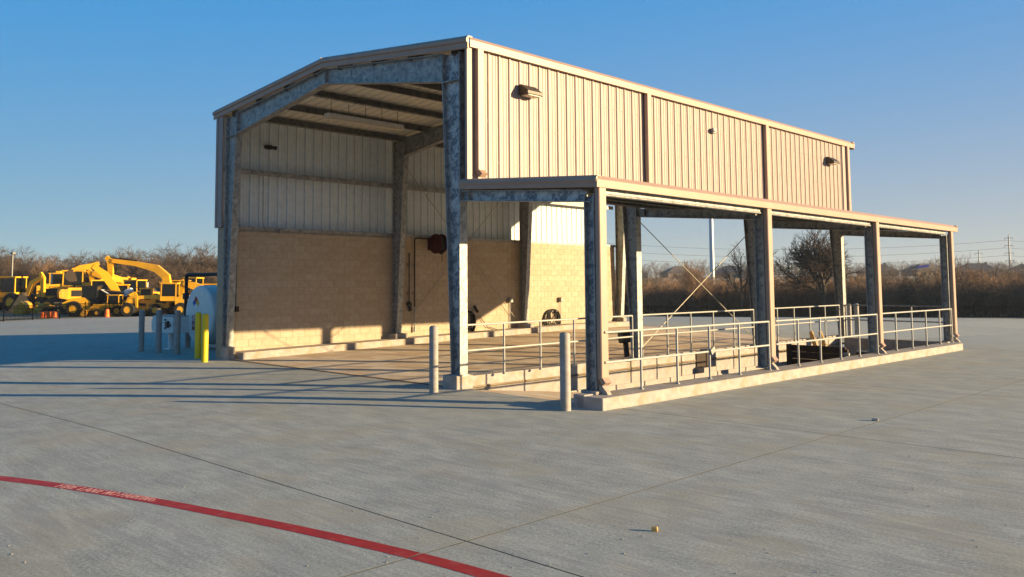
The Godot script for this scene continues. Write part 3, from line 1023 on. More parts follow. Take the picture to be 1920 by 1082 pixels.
# ------------------------------------------------------------------ ramp pit between the wash bay and the lean-to kerb
func pit() -> void:
	# ramp and floor
	var s := Sh.new()
	s.colored = true
	for i in 18:
		var da := i * 1.0 - 0.1
		var db := minf(da + 1.0, 17.5)
		var ya := maxf(-0.1 * maxf(da, 0.0), -1.35)
		var yb := maxf(-0.1 * db, -1.35)
		s.quad(V(0.03, ya, da), V(3.0, ya, da), V(3.0, yb, db), V(0.03, yb, db))
	struct(obj("ramp", s, M.wash_floor, self))
	# inner retaining wall with a notch for the floor drain
	var w := thing("pit_wall", "long low concrete retaining wall between wash floor and ramp", "wall")
	for q in [[0.3, 8.75, 9], [9.37, 17.9, 9]]:
		var a := Sh.new()
		a.prism([Vector2(q[0], -1.6), Vector2(q[1], -1.6), Vector2(q[1], 0.19 + 0.004 * q[1]), Vector2(q[0], 0.19 + 0.004 * q[0])], Vector3(-0.22, 0, 0), Vector3(0, 0, -1), Vector3.UP, -0.24)
		obj("wall_section", a, M.concrete, w)
	var n := Sh.new()
	n.box(V(-0.1, -0.9, 9.06), Vector3(0.24, 1.42, 0.62))
	obj("wall_section", n, M.concrete, w)
	var nb := Sh.new()
	nb.box(V(-0.205, 0.01, 9.06), Vector3(0.03, 0.40, 0.62))
	nb.box(V(-0.1, -0.183, 9.06), Vector3(0.2, 0.012, 0.62))
	obj("drain_notch", nb, M.timber, w)
	var foot := Sh.new()
	foot.box(V(0.02, -0.96, 10.3), Vector3(0.03, 1.3, 14.6), Basis(), 0.006)
	obj("footing_band", foot, M.concrete, w)
	# outer kerb wall carrying the lean-to columns
	var k := thing("kerb_wall", "raised concrete kerb carrying the lean-to columns and outer railings", "wall")
	var a2 := Sh.new()
	a2.box(V(3.26, -0.705, 8.54), Vector3(0.52, 1.79, 17.76), Basis(), 0.012)
	obj("kerb_body", a2, M.concrete, k)
	var pf := Sh.new()
	pf.box(V(3.05, 0.06, -0.16), Vector3(0.22, 0.30, 0.36), Basis(), 0.01)
	pf.box(V(3.05, 0.215, 0.1), Vector3(0.3, 0.05, 0.36), Basis(), 0.008)
	obj("column_plinth", pf, M.concrete, k)
	var e := thing("pit_end_wall", "concrete wall closing the far end of the ramp pit", "wall")
	var eb := Sh.new()
	eb.box(V(1.5, -0.7, 17.8), Vector3(3.0, 1.8, 0.4), Basis(), 0.01)
	obj("wall_section", eb, M.concrete, e)
	# stacked dark timbers across the pit
	var t := thing("timber_baffle", "dark weathered timber baffle across the pit, left of the lower one", "baffle")
	for i in 7:
		var p := Sh.new()
		p.box(V(0.86, 0.08 - i * 0.2, 13.55 + 0.012 * (i % 2)), Vector3(1.62, 0.192, 0.09), Basis(), 0.008)
		obj("plank", p, M.timber, t)
	var ps := Sh.new()
	ps.box(V(0.09, -0.55, 13.42), Vector3(0.12, 1.5, 0.12), Basis(), 0.01)
	ps.box(V(1.70, -0.6, 13.5), Vector3(0.10, 1.44, 0.12), Basis(), 0.01)
	obj("post", ps, M.timber, t)
	var t2 := thing("timber_baffle", "lower dark timber baffle with a pale ledge on top, beside the kerb", "baffle")
	for i in 6:
		var p := Sh.new()
		p.box(V(2.37, -0.08 - i * 0.2, 14.1 + 0.012 * (i % 2)), Vector3(1.24, 0.192, 0.09), Basis(), 0.008)
		obj("plank", p, M.timber, t2)
	var lg := Sh.new()
	lg.box(V(2.37, 0.04, 14.1), Vector3(1.24, 0.035, 0.16))
	obj("ledge", lg, M.rail, t2)
	var vp := thing("pit_valve", "small white plastic pipe fitting on the dark timber baffle", "pipe fitting")
	var vs := Sh.new()
	vs.cyl(V(1.78, -0.4, 13.3), V(1.78, 0.0, 13.3), 0.035, 0.035, 8)
	vs.cyl(V(1.70, 0.0, 13.3), V(1.86, 0.0, 13.3), 0.045, 0.045, 8)
	vs.cyl(V(2.0, -0.4, 13.3), V(2.0, -0.12, 13.3), 0.03, 0.03, 8)
	obj("pipe", vs, M.rail, vp)
	for q in [[0.0, "left"], [0.27, "right"]]:
		var b := Sh.new()
		b.bar(V(1.05 + q[0], -0.9, 13.66), V(0.52 + q[0], 0.55, 13.95), 0.14, 0.045, 0.004)
		b.bar(V(0.80 + q[0], 0.05, 13.72), V(0.72 + q[0], -0.35, 13.95), 0.09, 0.04, 0.004)
		tag(obj("leaning_board", b, M.lumber, self), "pale lumber board leaning up out of the pit, %s one of two" % q[1], "board", "boards leaning in the pit")


# ------------------------------------------------------------------ pipe railings
func railing(label: String, x: float, d0: float, d1: float, posts: Array, yb0: float, yb1: float, group: String) -> Node3D:
	var t := thing("pipe_railing", label, "railing", Vector3.ZERO, 0.0, group)
	var r := 0.021
	var yt := func(d: float) -> float: return lerpf(yb0, yb1, (d - d0) / (d1 - d0))
	for h in [0.99, 0.505]:
		var s := Sh.new()
		s.cyl(V(x, yt.call(d0) + h, d0), V(x, yt.call(d1) + h, d1), r, r, 10)
		obj("top_rail" if h > 0.6 else "mid_rail", s, M.rail, t)
	for d in posts:
		var s := Sh.new()
		s.cyl(V(x, yt.call(d) - 0.02, d), V(x, yt.call(d) + 0.99, d), r, r, 10)
		s.lathe([Vector2(0.04, -0.01), Vector2(0.04, 0.012), Vector2(r, 0.02)], V(x, yt.call(d), d), Vector3.UP, 10)
		obj("post", s, M.rail, t)
	return t


func railings() -> void:
	railing("inner railing between the front main column and the second one", -0.03, 0.2, 5.66, [1.25, 2.36, 3.48, 4.57, 5.66], 0.2, 0.235, "pipe railings")
	railing("inner railing behind the crossed brace rods of the middle bay", -0.03, 6.06, 11.55, [7.145, 8.23, 9.34, 10.43, 11.54], 0.24, 0.25, "pipe railings")
	railing("inner railing of the rear bay, behind the two leaning boards", -0.03, 12.02, 17.37, [12.98, 14.07, 15.16, 16.26, 17.36], 0.255, 0.27, "pipe railings")
	railing("outer railing on the kerb in the nearest lean-to bay", 3.25, 0.10, 5.76, [1.12, 2.25, 3.37, 4.5, 5.75], 0.195, 0.195, "pipe railings")
	railing("outer railing on the kerb in the middle lean-to bay", 3.23, 6.1, 11.64, [7.14, 8.27, 9.37, 10.48, 11.63], 0.195, 0.195, "pipe railings")
	railing("outer railing on the kerb in the farthest lean-to bay", 3.17, 12.05, 17.67, [12.06, 13.1, 14.3, 15.42, 16.58, 17.66], 0.2, 0.205, "pipe railings")
	var t := thing("pipe_railing", "railing across the far end of the pit, seen against the trees", "railing", Vector3.ZERO, 0.0, "pipe railings")
	for h in [1.26, 0.78]:
		var s := Sh.new()
		s.cyl(V(0.0, h, 17.75), V(3.0, h, 17.75), 0.021, 0.021, 8)
		obj("top_rail" if h > 1.0 else "mid_rail", s, M.galv, t)
	for x in [0.02, 1.0, 2.03, 2.98]:
		var s := Sh.new()
		s.cyl(V(x, 0.18, 17.75), V(x, 1.26, 17.75), 0.021, 0.021, 8)
		obj("post", s, M.rail, t)


# ------------------------------------------------------------------ things fixed to the building
func wall_light(label: String, d: float) -> void:
	var t := thing("wall_light", label, "wall light", V(0.235, 5.76, d), 0.0, "wall lights on the upper wall")
	var s := Sh.new()
	s.prism([Vector2(0, 0.02), Vector2(0, 0.24), Vector2(0.06, 0.24), Vector2(0.25, 0.09), Vector2(0.25, 0.03), Vector2(0.235, 0.02)], Vector3.ZERO, Vector3.RIGHT, Vector3.UP, 0.46, true)
	obj("housing", s, M.bronze, t)
	var l := Sh.new()
	l.box(Vector3(0.135, 0.012, 0), Vector3(0.19, 0.022, 0.38), Basis(), 0.004)
	obj("lens", l, M.lens, t)
	var b := Sh.new()
	b.box(Vector3(-0.012, 0.13, 0), Vector3(0.03, 0.2, 0.3))
	obj("back_plate", b, M.bronze, t)


func coil(called: String, label: String, at: Vector3, w: float, h: float, loops: int) -> void:
	var t := thing(called, label, "hose", at)
	for k in loops:
		var pts := []
		var ww := w * (1.0 - 0.07 * k + 0.05 * sin(k * 2.1))
		var hh := h * (1.0 - 0.06 * k + 0.05 * cos(k * 1.7))
		for i in 25:
			var a := TAU * i / 24.0
			pts.append(Vector3(0.03 + 0.022 * (k % 4) + 0.01 * sin(a * 3.0 + k), hh * 0.5 * cos(a) - (0.05 * (k % 3) if cos(a) < 0 else 0.0) * absf(cos(a)) + (h - hh) * 0.45, ww * 0.5 * sin(a) + 0.03 * sin(k * 1.3)))
		var s := Sh.new()
		s.tube(pts, 0.017, 7)
		obj("hose_loop", s, M.rubber, t)
	var hk := Sh.new()
	hk.box(Vector3(0.0, h * 0.42, 0), Vector3(0.06, 0.08, 0.3), Basis(), 0.008)
	hk.bar(Vector3(0.0, h * 0.38, -0.12), Vector3(0.16, h * 0.42, -0.12), 0.03, 0.03)
	hk.bar(Vector3(0.0, h * 0.38, 0.12), Vector3(0.16, h * 0.42, 0.12), 0.03, 0.03)
	obj("hanger", hk, M.grey_box, t)
	var tail := Sh.new()
	tail.tube([Vector3(0.09, -h * 0.35, -w * 0.38), Vector3(0.1, -h * 0.5, -w * 0.2), Vector3(0.1, -h * 0.62, 0.0), Vector3(0.1, -h * 0.55, w * 0.25), Vector3(0.09, -h * 0.2, w * 0.44)], 0.017, 7)
	obj("hose_tail", tail, M.rubber, t)


func fittings() -> void:
	wall_light("bronze wedge wall light near the front corner of the ribbed wall", 1.68)
	wall_light("bronze wedge wall light near the far end of the ribbed wall", 16.35)
	var se := thing("wall_sensor", "small grey sensor box midway along the upper ribbed wall", "sensor", V(0.235, 5.98, 9.08))
	var a := Sh.new()
	a.box(Vector3(0.03, 0, 0), Vector3(0.06, 0.14, 0.14), Basis(), 0.01)
	obj("box", a, M.grey_box, se)
	a = Sh.new()
	a.cyl(Vector3(0.05, 0, 0.02), Vector3(0.12, 0.01, 0.06), 0.04, 0.045, 10)
	obj("head", a, M.white_paint, se)
	# long strip light under the roof
	var fl := thing("strip_light", "long pale strip light hanging under the roof on rods", "ceiling light", V(-6.27, 6.25, 2.62))
	fl.scale = Vector3(1, 1, 1.07)
	a = Sh.new()
	a.sweep([Vector2(-0.11, 0.0), Vector2(0.11, 0.0), Vector2(0.085, 0.11), Vector2(-0.085, 0.11)], [Vector3(0, 0, 1.19), Vector3(0, 0, -1.19)], Vector3.RIGHT, Vector3.UP)
	obj("housing", a, M.white_paint, fl)
	a = Sh.new()
	a.box(Vector3(0, -0.02, 0), Vector3(0.17, 0.05, 2.3), Basis(), 0.012)
	obj("diffuser", a, M.lens, fl)
	for i in 5:
		var z := 1.05 - i * 0.525
		a = Sh.new()
		a.cyl(Vector3(0, 0.09, z), Vector3(0, 0.47, z), 0.007, 0.007, 5)
		obj("hanger_rod", a, M.dark_steel, fl)
		a = Sh.new()
		a.box(Vector3(0.0, 0.10, z + 0.05), Vector3(0.09, 0.03, 0.03))
		a.box(Vector3(0.08, 0.05, z - 0.12), Vector3(0.03, 0.06, 0.03))
		obj("clip", a, M.dark_steel, fl)
	for q in [[-6.12, 6.72, "left slope of the roof"], [-1.47, 6.58, "right slope of the roof"]]:
		a = Sh.new()
		a.cyl(V(q[0], q[1], 0.25), V(q[0], q[1], 5.7), 0.016, 0.016, 7)
		tag(obj("conduit", a, M.galv_plain, self), "thin pale conduit run along a purlin on the %s" % q[2], "conduit")
	var em := thing("emergency_light", "dark two-headed emergency light high on the inner ribbed wall", "emergency light", V(-9.30, 5.84, 1.52))
	a = Sh.new()
	a.box(Vector3(0.04, 0, 0), Vector3(0.08, 0.12, 0.16), Basis(), 0.01)
	obj("case", a, M.dark_steel, em)
	for sz in [-1.0, 1.0]:
		a = Sh.new()
		a.cyl(Vector3(0.05, 0.0, 0.13 * sz), Vector3(0.13, -0.02, 0.15 * sz), 0.05, 0.065, 10)
		obj("lamp_head", a, M.dark_steel, em)
	# conduits and boxes on the left wall
	var xw := -9.035
	var c1 := thing("conduit", "thin conduit along the top of the block wall, dropping to a dark outlet", "conduit")
	a = Sh.new()
	a.tube([V(xw, 1.38, 0.42), V(xw, 3.28, 0.42), V(xw, 3.38, 0.46), V(xw, 3.42, 0.56), V(xw, 3.42, 3.0), V(xw, 3.42, 5.8)], 0.014, 7)
	obj("pipe", a, M.galv_plain, c1)
	a = Sh.new()
	a.box(V(xw + 0.03, 1.31, 0.42), Vector3(0.08, 0.15, 0.11), Basis(), 0.008)
	obj("outlet_box", a, M.dark_steel, c1)
	var c2 := thing("conduit", "thin grey conduit down the ribbed sheets to a small junction box", "conduit")
	a = Sh.new()
	a.tube([V(-9.03, 5.0, 1.2), V(-9.03, 3.75, 1.2), V(-9.03, 3.55, 1.24), V(-9.03, 3.47, 1.36), V(-9.03, 3.45, 1.7)], 0.013, 7)
	obj("pipe", a, M.galv_plain, c2)
	a = Sh.new()
	a.box(V(-9.01, 3.45, 1.8), Vector3(0.07, 0.09, 0.18), Basis(), 0.008)
	obj("junction_box", a, M.grey_box, c2)
	# hose reel with its pipework
	var rl := thing("hose_reel", "dark red hose reel high on the block wall", "hose reel", V(-8.72, 3.27, 7.55))
	for sz in [-0.12, 0.12]:
		a = Sh.new()
		a.lathe([Vector2(0.0, -0.012), Vector2(0.31, -0.012), Vector2(0.325, 0.0), Vector2(0.31, 0.012), Vector2(0.0, 0.012)], Vector3(0, 0, sz), Vector3(0, 0, 1), 24)
		obj("side_disc", a, M.reel_red, rl)
	a = Sh.new()
	a.cyl(Vector3(0, 0, -0.1), Vector3(0, 0, 0.1), 0.25, 0.25, 20)
	obj("hose_drum", a, M.rubber, rl)
	a = Sh.new()
	a.bar(Vector3(-0.33, 0.0, -0.16), Vector3(0.02, 0.0, -0.16), 0.12, 0.03, 0.004)
	a.bar(Vector3(-0.33, 0.0, 0.16), Vector3(0.02, 0.0, 0.16), 0.12, 0.03, 0.004)
	a.box(Vector3(-0.31, 0.0, 0), Vector3(0.03, 0.4, 0.36), Basis(), 0.004)
	obj("bracket", a, M.reel_red, rl)
	a = Sh.new()
	a.bar(Vector3(0.0, -0.2, -0.02), Vector3(0.16, -0.31, -0.02), 0.09, 0.1, 0.006)
	obj("hose_guide", a, M.dark_steel, rl)
	a = Sh.new()
	a.tube([Vector3(0.14, -0.29, -0.02), Vector3(0.15, -0.42, -0.02), Vector3(0.15, -0.56, -0.02)], 0.012, 6)
	obj("hose_end", a, M.rubber, rl)
	var wp := thing("water_pipe", "black supply pipe up the block wall to the hose reel", "pipe")
	a = Sh.new()
	a.tube([V(-8.98, 1.25, 6.75), V(-8.98, 3.38, 6.75), V(-8.98, 3.44, 6.78), V(-8.98, 3.44, 7.3)], 0.022, 8)
	obj("pipe", a, M.black, wp)
	a = Sh.new()
	a.cyl(V(-8.98, 0.45, 6.75), V(-8.98, 1.25, 6.75), 0.02, 0.02, 8)
	a.cyl(V(-8.98, 0.45, 6.75), V(-8.98, 0.62, 6.75), 0.035, 0.035, 8)
	obj("lower_pipe", a, M.galv_plain, wp)
	var ap := thing("air_pipe", "shorter black pipe with a valve beside the column", "pipe")
	a = Sh.new()
	a.cyl(V(-8.98, 1.4, 6.52), V(-8.98, 2.97, 6.52), 0.02, 0.02, 8)
	obj("pipe", a, M.black, ap)
	a = Sh.new()
	a.cyl(V(-8.98, 1.12, 6.57), V(-8.98, 1.42, 6.53), 0.05, 0.05, 10)
	a.bar(V(-8.98, 1.33, 6.44), V(-8.98, 1.33, 6.62), 0.08, 0.08, 0.01)
	obj("valve", a, M.black, ap)
	for y in [2.58, 1.68]:
		a = Sh.new()
		a.box(V(-9.01, y, 6.52), Vector3(0.06, 0.05, 0.09))
		a.box(V(-9.01, y, 6.75), Vector3(0.06, 0.05, 0.09))
		obj("clamp", a, M.grey_box, ap)
	coil("hose_coil", "big black hose coil on the sunlit block wall, right of the second column", V(-9.03, 0.60, 13.6), 0.95, 0.86, 11)
	coil("hose_coil", "black hose coil half hidden by the front main column", V(-9.03, 0.66, 9.15), 0.75, 0.8, 9)
	for q in [[14.1, 1.38, "right one of two, above the big hose coil"], [11.28, 1.40, "left one of two, by the foot of the crossed rods"]]:
		var bx := thing("socket_box", "grey socket box, %s" % q[2], "electrical box", V(xw, q[1], q[0]), 0.0, "socket boxes")
		a = Sh.new()
		a.box(Vector3(0.07, 0, 0.02), Vector3(0.13, 0.17, 0.15), Basis(), 0.012)
		obj("case", a, M.grey_box, bx)
		a = Sh.new()
		a.cyl(Vector3(0.03, -1.05, 0), Vector3(0.03, -0.08, 0), 0.012, 0.012, 6)
		obj("pipe", a, M.galv_plain, bx)
	a = Sh.new()
	a.cyl(V(-8.95, 1.22, 9.42), V(-8.95, 1.02, 9.58), 0.05, 0.05, 10)
	tag(obj("spray_nozzle", a, M.dark_steel, self), "short dark nozzle tilted on the block wall above a hose coil", "nozzle")
	a = Sh.new()
	a.tube([V(-9.0, 0.85, 9.75), V(-8.98, 0.5, 10.1), V(-8.96, 0.36, 10.7), V(-8.96, 0.36, 11.2), V(-8.98, 0.42, 11.28)], 0.012, 6)
	tag(obj("hose_line", a, M.rubber, self), "thin dark hose drooping along the foot of the block wall", "hose")
	# brace rods
	var br := [[V(-0.12, 3.5, 6.1), V(-0.12, 0.42, 11.75), "right side, falling towards the rear"], [V(-0.12, 3.5, 11.75), V(-0.12, 0.42, 6.1), "right side, rising towards the rear"], [V(-8.94, 5.9, 6.1), V(-8.94, 0.5, 11.75), "block wall, falling towards the rear"], [V(-8.94, 5.9, 11.75), V(-8.94, 0.5, 6.1), "block wall, rising towards the rear"]]
	for q in br:
		a = Sh.new()
		a.cyl(q[0], q[1], 0.011, 0.011, 7)
		tag(obj("brace_rod", a, M.steel_wire, self), "thin diagonal steel brace rod of the middle bay, %s" % q[2], "brace rod", "diagonal brace rods")
	# wash control stand
	var cs := thing("control_stand", "short black control stand with a hanging hose beside the second column", "control stand", Vector3(-1.42, H(-1.42, -7.4), -7.4), 0.8)
	a = Sh.new()
	a.bar(Vector3(0.02, 0.0, 0), Vector3(-0.02, 0.5, 0), 0.13, 0.09, 0.01)
	obj("post", a, M.black, cs)
	a = Sh.new()
	a.box(Vector3(-0.03, 0.56, 0.02), Vector3(0.34, 0.27, 0.2), Basis(Vector3(0, 0, 1), 0.12), 0.02)
	obj("case", a, M.black, cs)
	a = Sh.new()
	a.cyl(Vector3(0.14, 0.36, 0.06), Vector3(0.13, 0.52, 0.06), 0.035, 0.035, 8)
	obj("filter", a, M.white_paint, cs)
	a = Sh.new()
	a.tube([Vector3(0.13, 0.36, 0.06), Vector3(0.17, 0.18, 0.08), Vector3(0.26, 0.08, 0.1), Vector3(0.33, 0.16, 0.1), Vector3(0.34, 0.34, 0.1), Vector3(0.3, 0.5, 0.08)], 0.014, 6)
	a.tube([Vector3(0.1, 0.3, 0.08), Vector3(0.16, 0.05, 0.12), Vector3(0.3, 0.02, 0.14), Vector3(0.38, 0.14, 0.12)], 0.014, 6)
	obj("hose", a, M.rubber, cs)
	a = Sh.new()
	a.box(V(-9.31, 4.3, 17.0), Vector3(0.05, 1.5, 0.24), Basis(), 0.01)
	tag(obj("vent_strip", a, M.galv_stained, self), "narrow dark grey strip near the far end of the upper inner wall", "vent")
	# tags on the outer railing
	a = Sh.new()
	a.box(V(3.29, 0.72, 3.42), Vector3(0.03, 0.11, 0.16), Basis(Vector3(1, 0, 0), 0.5), 0.004)
	tag(obj("rail_tag", a, M.grey_box, self), "small grey plate tied to a post of the nearest outer railing", "tag")


# ------------------------------------------------------------------ bollards, tank and dispenser left of the building
func bollard_mesh(h: float, r: float, m: Material) -> Mesh:
	var s := Sh.new()
	s.lathe([Vector2(r, -0.05), Vector2(r, h - 0.05), Vector2(r * 0.95, h - 0.025), Vector2(r * 0.8, h - 0.008), Vector2(r * 0.45, h + 0.004), Vector2(0.0, h + 0.008)], Vector3.ZERO, Vector3.UP, 22)
	return s.mesh(m)


func left_yard() -> void:
	var bm := bollard_mesh(1.21, 0.083, M.bollard)
	var bg := bollard_mesh(1.24, 0.085, M.bollard)
	for q in [[0.05, 0.72, "pale grey bollard in front of the right front column"], [3.09, 0.72, "pale grey bollard in front of the lean-to corner column"]]:
		tag(put("bollard", bm, self, Vector3(q[0], H(q[0], q[1]), q[1])), q[2], "bollard", "grey bollards")
	for q in [[-13.5, 0.2, "grey bollard in shade, farthest from the white tank"], [-12.36, 0.19, "grey bollard in shade in front of the white cabinet's left part"], [-11.34, 0.11, "grey bollard in shade in front of the white cabinet's dark dial"], [-13.7, -1.4, "grey bollard behind the others, below the black pipe"]]:
		tag(put("bollard", bg, self, Vector3(q[0], H(q[0], q[1]), q[1])), q[2], "bollard", "grey bollards")
	var yb := bollard_mesh(1.23, 0.085, M.yellow_plastic)
	for q in [[-9.75, 0.30, "yellow bollard beside the tank, the rear one of two"], [-8.72, 0.64, "bright yellow bollard at the left front corner, half in sun"]]:
		tag(put("yellow_bollard", yb, self, Vector3(q[0], H(q[0], q[1]), q[1])), q[2], "bollard", "yellow bollards")
	# fuel tank lying along the outer side of the wall
	var y0 := H(-12.25, -3.0)
	var t := thing("fuel_tank", "white horizontal fuel tank with a hazard diamond beside the building", "tank", Vector3(-12.25, y0, -1.0))
	var s := Sh.new()
	s.lathe([Vector2(0.0, 0.02), Vector2(0.45, 0.016), Vector2(0.8, 0.0), Vector2(0.86, -0.02), Vector2(0.885, -0.07), Vector2(0.885, -4.9), Vector2(0.86, -4.95), Vector2(0.0, -4.97)], Vector3(0, 1.0, 0), Vector3(0, 0, 1), 48)
	obj("shell", s, M.white_paint, t)
	for z in [-0.9, -4.0]:
		s = Sh.new()
		s.prism([Vector2(-0.75, -0.1), Vector2(0.75, -0.1), Vector2(0.8, 0.55), Vector2(0.55, 0.36), Vector2(0.2, 0.16), Vector2(-0.2, 0.16), Vector2(-0.55, 0.36), Vector2(-0.8, 0.55)], Vector3(0, 0, z), Vector3.RIGHT, Vector3.UP, 0.2, true)
		obj("saddle", s, M.white_paint, t)
	for q in [[0.0, 0.105, Color(0.70, 0.10, 0.08)], [-0.105, 0.0, Color(0.05, 0.27, 0.66)], [0.105, 0.0, Color(0.85, 0.68, 0.08)], [0.0, -0.105, Color(0.9, 0.9, 0.9)]]:
		s = Sh.new()
		s.prism([Vector2(0, -0.10), Vector2(0.10, 0), Vector2(0, 0.10), Vector2(-0.10, 0)], Vector3(-0.14 + q[0], 1.36 + q[1], 0.019), Vector3.RIGHT, Vector3.UP, 0.006)
		obj("hazard_diamond", s, mat(q[2], 0.5), t)
	var font := SystemFont.new()
	font.font_names = PackedStringArray(["Droid Sans"])
	font.font_weight = 700
	var red := mat(Color(0.62, 0.12, 0.12), 0.5)
	for q in [["CO", 1.04], ["RE", 0.88], ["NO", 0.72]]:
		var tm := TextMesh.new()
		tm.text = q[0]
		tm.font = font
		tm.font_size = 32
		tm.pixel_size = 0.14 / 24.0
		tm.depth = 0.006
		tm.horizontal_alignment = HORIZONTAL_ALIGNMENT_LEFT
		tm.material = red
		put("lettering", tm, t, Vector3(-0.38, q[1] - 0.12, 0.022))
	s = Sh.new()
	s.tube([Vector3(-1.25, 0.62, -0.2), Vector3(-1.22, 2.1, -0.2), Vector3(-1.2, 2.2, -0.2), Vector3(-1.1, 2.22, -0.2), Vector3(0.55, 2.22, -0.4), Vector3(0.66, 2.2, -0.4), Vector3(0.7, 2.1, -0.4), Vector3(0.7, 1.5, -0.4)], 0.055, 10)
	obj("fill_pipe", s, M.black, t)
	s = Sh.new()
	s.box(Vector3(0.7, 2.0, -0.4), Vector3(0.2, 0.3, 0.2), Basis(), 0.02)
	s.cyl(Vector3(0.15, 1.85, -0.7), Vector3(0.15, 2.02, -0.7), 0.09, 0.09, 10)
	s.box(Vector3(-1.24, 1.55, -0.2), Vector3(0.16, 0.2, 0.16), Basis(), 0.02)
	obj("valve", s, M.black, t)
	# dispenser cabinet on a leg
	var cx := -13.52
	var cz := -0.75
	var c := thing("fuel_cabinet", "white fuel dispenser cabinet with a black dial standing on one leg", "fuel cabinet", Vector3(cx, H(cx, cz), cz))
	s = Sh.new()
	s.sweep([Vector2(-0.78, 0.52), Vector2(0.62, 0.52), Vector2(0.62, 1.02), Vector2(-0.66, 1.02), Vector2(-0.76, 0.98), Vector2(-0.84, 0.85), Vector2(-0.84, 0.65)], [Vector3(0, 0, 0.25), Vector3(0, 0, -0.25)], Vector3.RIGHT, Vector3.UP)
	obj("case", s, M.white_paint, c)
	s = Sh.new()
	s.box(Vector3(-0.12, 0.83, 0.255), Vector3(0.9, 0.012, 0.012))
	obj("seam", s, M.grey_box, c)
	s = Sh.new()
	s.box(Vector3(-0.04, 1.03, 0), Vector3(1.34, 0.025, 0.54))
	obj("lid", s, M.grey_box, c)
	s = Sh.new()
	s.cyl(Vector3(0, -0.03, 0), Vector3(0, 0.54, 0), 0.09, 0.09, 14)
	s.box(Vector3(0, 0.01, 0), Vector3(0.4, 0.03, 0.3))
	obj("leg", s, M.white_paint, c)
	s = Sh.new()
	s.cyl(Vector3(0.32, 0.78, 0.24), Vector3(0.32, 0.78, 0.32), 0.11, 0.09, 16)
	s.box(Vector3(0.45, 0.76, 0.29), Vector3(0.16, 0.06, 0.05), Basis(), 0.01)
	for y in [0.66, 0.91]:
		s.cyl(Vector3(0.15, y, 0.24), Vector3(0.15, y, 0.29), 0.03, 0.03, 8)
	obj("dial", s, M.black, c)


# ------------------------------------------------------------------ machines in the yard beyond the fence
func tracks(t: Node3D, ln: float, h: float, gauge: float, w: float, sprocket := 0.0) -> void:
	for sz in [-1.0, 1.0]:
		var z: float = sz * gauge * 0.5
		var s := Sh.new()
		var o := []
		for i in 9:
			var a := PI * 0.5 + PI * i / 8.0
			o.append(Vector2(-ln * 0.5 + h * 0.5 + cos(a) * h * 0.5, h * 0.5 + sin(a) * h * 0.5))
		for i in 9:
			var a := -PI * 0.5 + PI * i / 8.0
			o.append(Vector2(ln * 0.5 - h * 0.5 + cos(a) * h * 0.5, h * 0.5 + sin(a) * h * 0.5))
		s.prism(o, Vector3(0, 0, z), Vector3.RIGHT, Vector3.UP, w, true)
		var k := obj("track", s, M.dirt_steel, t)
		var r := Sh.new()
		for i in 6:
			var x := lerpf(-ln * 0.5 + h * 0.7, ln * 0.5 - h * 0.7, i / 5.0)
			r.cyl(Vector3(x, h * 0.25, z - w * 0.52), Vector3(x, h * 0.25, z + w * 0.52), h * 0.16, h * 0.16, 10)
		obj("rollers", r, M.dark_steel, k)
		var wsh := Sh.new()
		for x in [-ln * 0.5 + h * 0.5, ln * 0.5 - h * 0.5]:
			wsh.cyl(Vector3(x, h * 0.5, z - w * 0.53), Vector3(x, h * 0.5, z + w * 0.53), h * 0.32, h * 0.32, 14)
		if sprocket > 0.0:
			wsh.cyl(Vector3(-ln * 0.22, h * 1.25, z - w * 0.5), Vector3(-ln * 0.22, h * 1.25, z + w * 0.5), sprocket, sprocket, 18)
		obj("track_wheels", wsh, M.cat, k)
		if sprocket > 0.0:
			var top := Sh.new()
			top.prism([Vector2(-ln * 0.5 + 0.1, h * 0.9), Vector2(ln * 0.5 - 0.2, h * 0.9), Vector2(-ln * 0.22 + sprocket, h * 1.25 + sprocket * 0.9), Vector2(-ln * 0.22, h * 1.25 + sprocket * 1.25), Vector2(-ln * 0.22 - sprocket, h * 1.25 + sprocket * 0.7)], Vector3(0, 0, z), Vector3.RIGHT, Vector3.UP, w * 0.9, true)
			obj("track_belt", top, M.dirt_steel, k)


func cab(t: Node3D, x0: float, x1: float, y0: float, y1: float, zc: float, w: float, m: Material, dark := false) -> void:
	var s := Sh.new()
	var p := 0.09
	for x in [x0 + p / 2, x1 - p / 2]:
		for sz in [-1.0, 1.0]:
			s.bar(Vector3(x, y0, zc + sz * (w - p) / 2), Vector3(x + (0.06 if x > (x0 + x1) / 2 else 0.0) * -1.0, y1, zc + sz * (w - p) / 2), p, p)
	s.box(Vector3((x0 + x1) / 2 - 0.02, y1 + 0.05, zc), Vector3(x1 - x0 + 0.15, 0.12, w + 0.1), Basis(), 0.03)
	s.box(Vector3((x0 + x1) / 2, y0 + 0.18, zc), Vector3(x1 - x0 - 0.02, 0.42, w - 0.02), Basis(), 0.02)
	var c := obj("cab", s, M.dark_steel if dark else m, t)
	var g := Sh.new()
	g.box(Vector3((x0 + x1) / 2 - 0.02, (y0 + y1) / 2 + 0.18, zc), Vector3(x1 - x0 - 0.1, y1 - y0 - 0.4, w - 0.08))
	obj("window", g, M.window_glass, c)


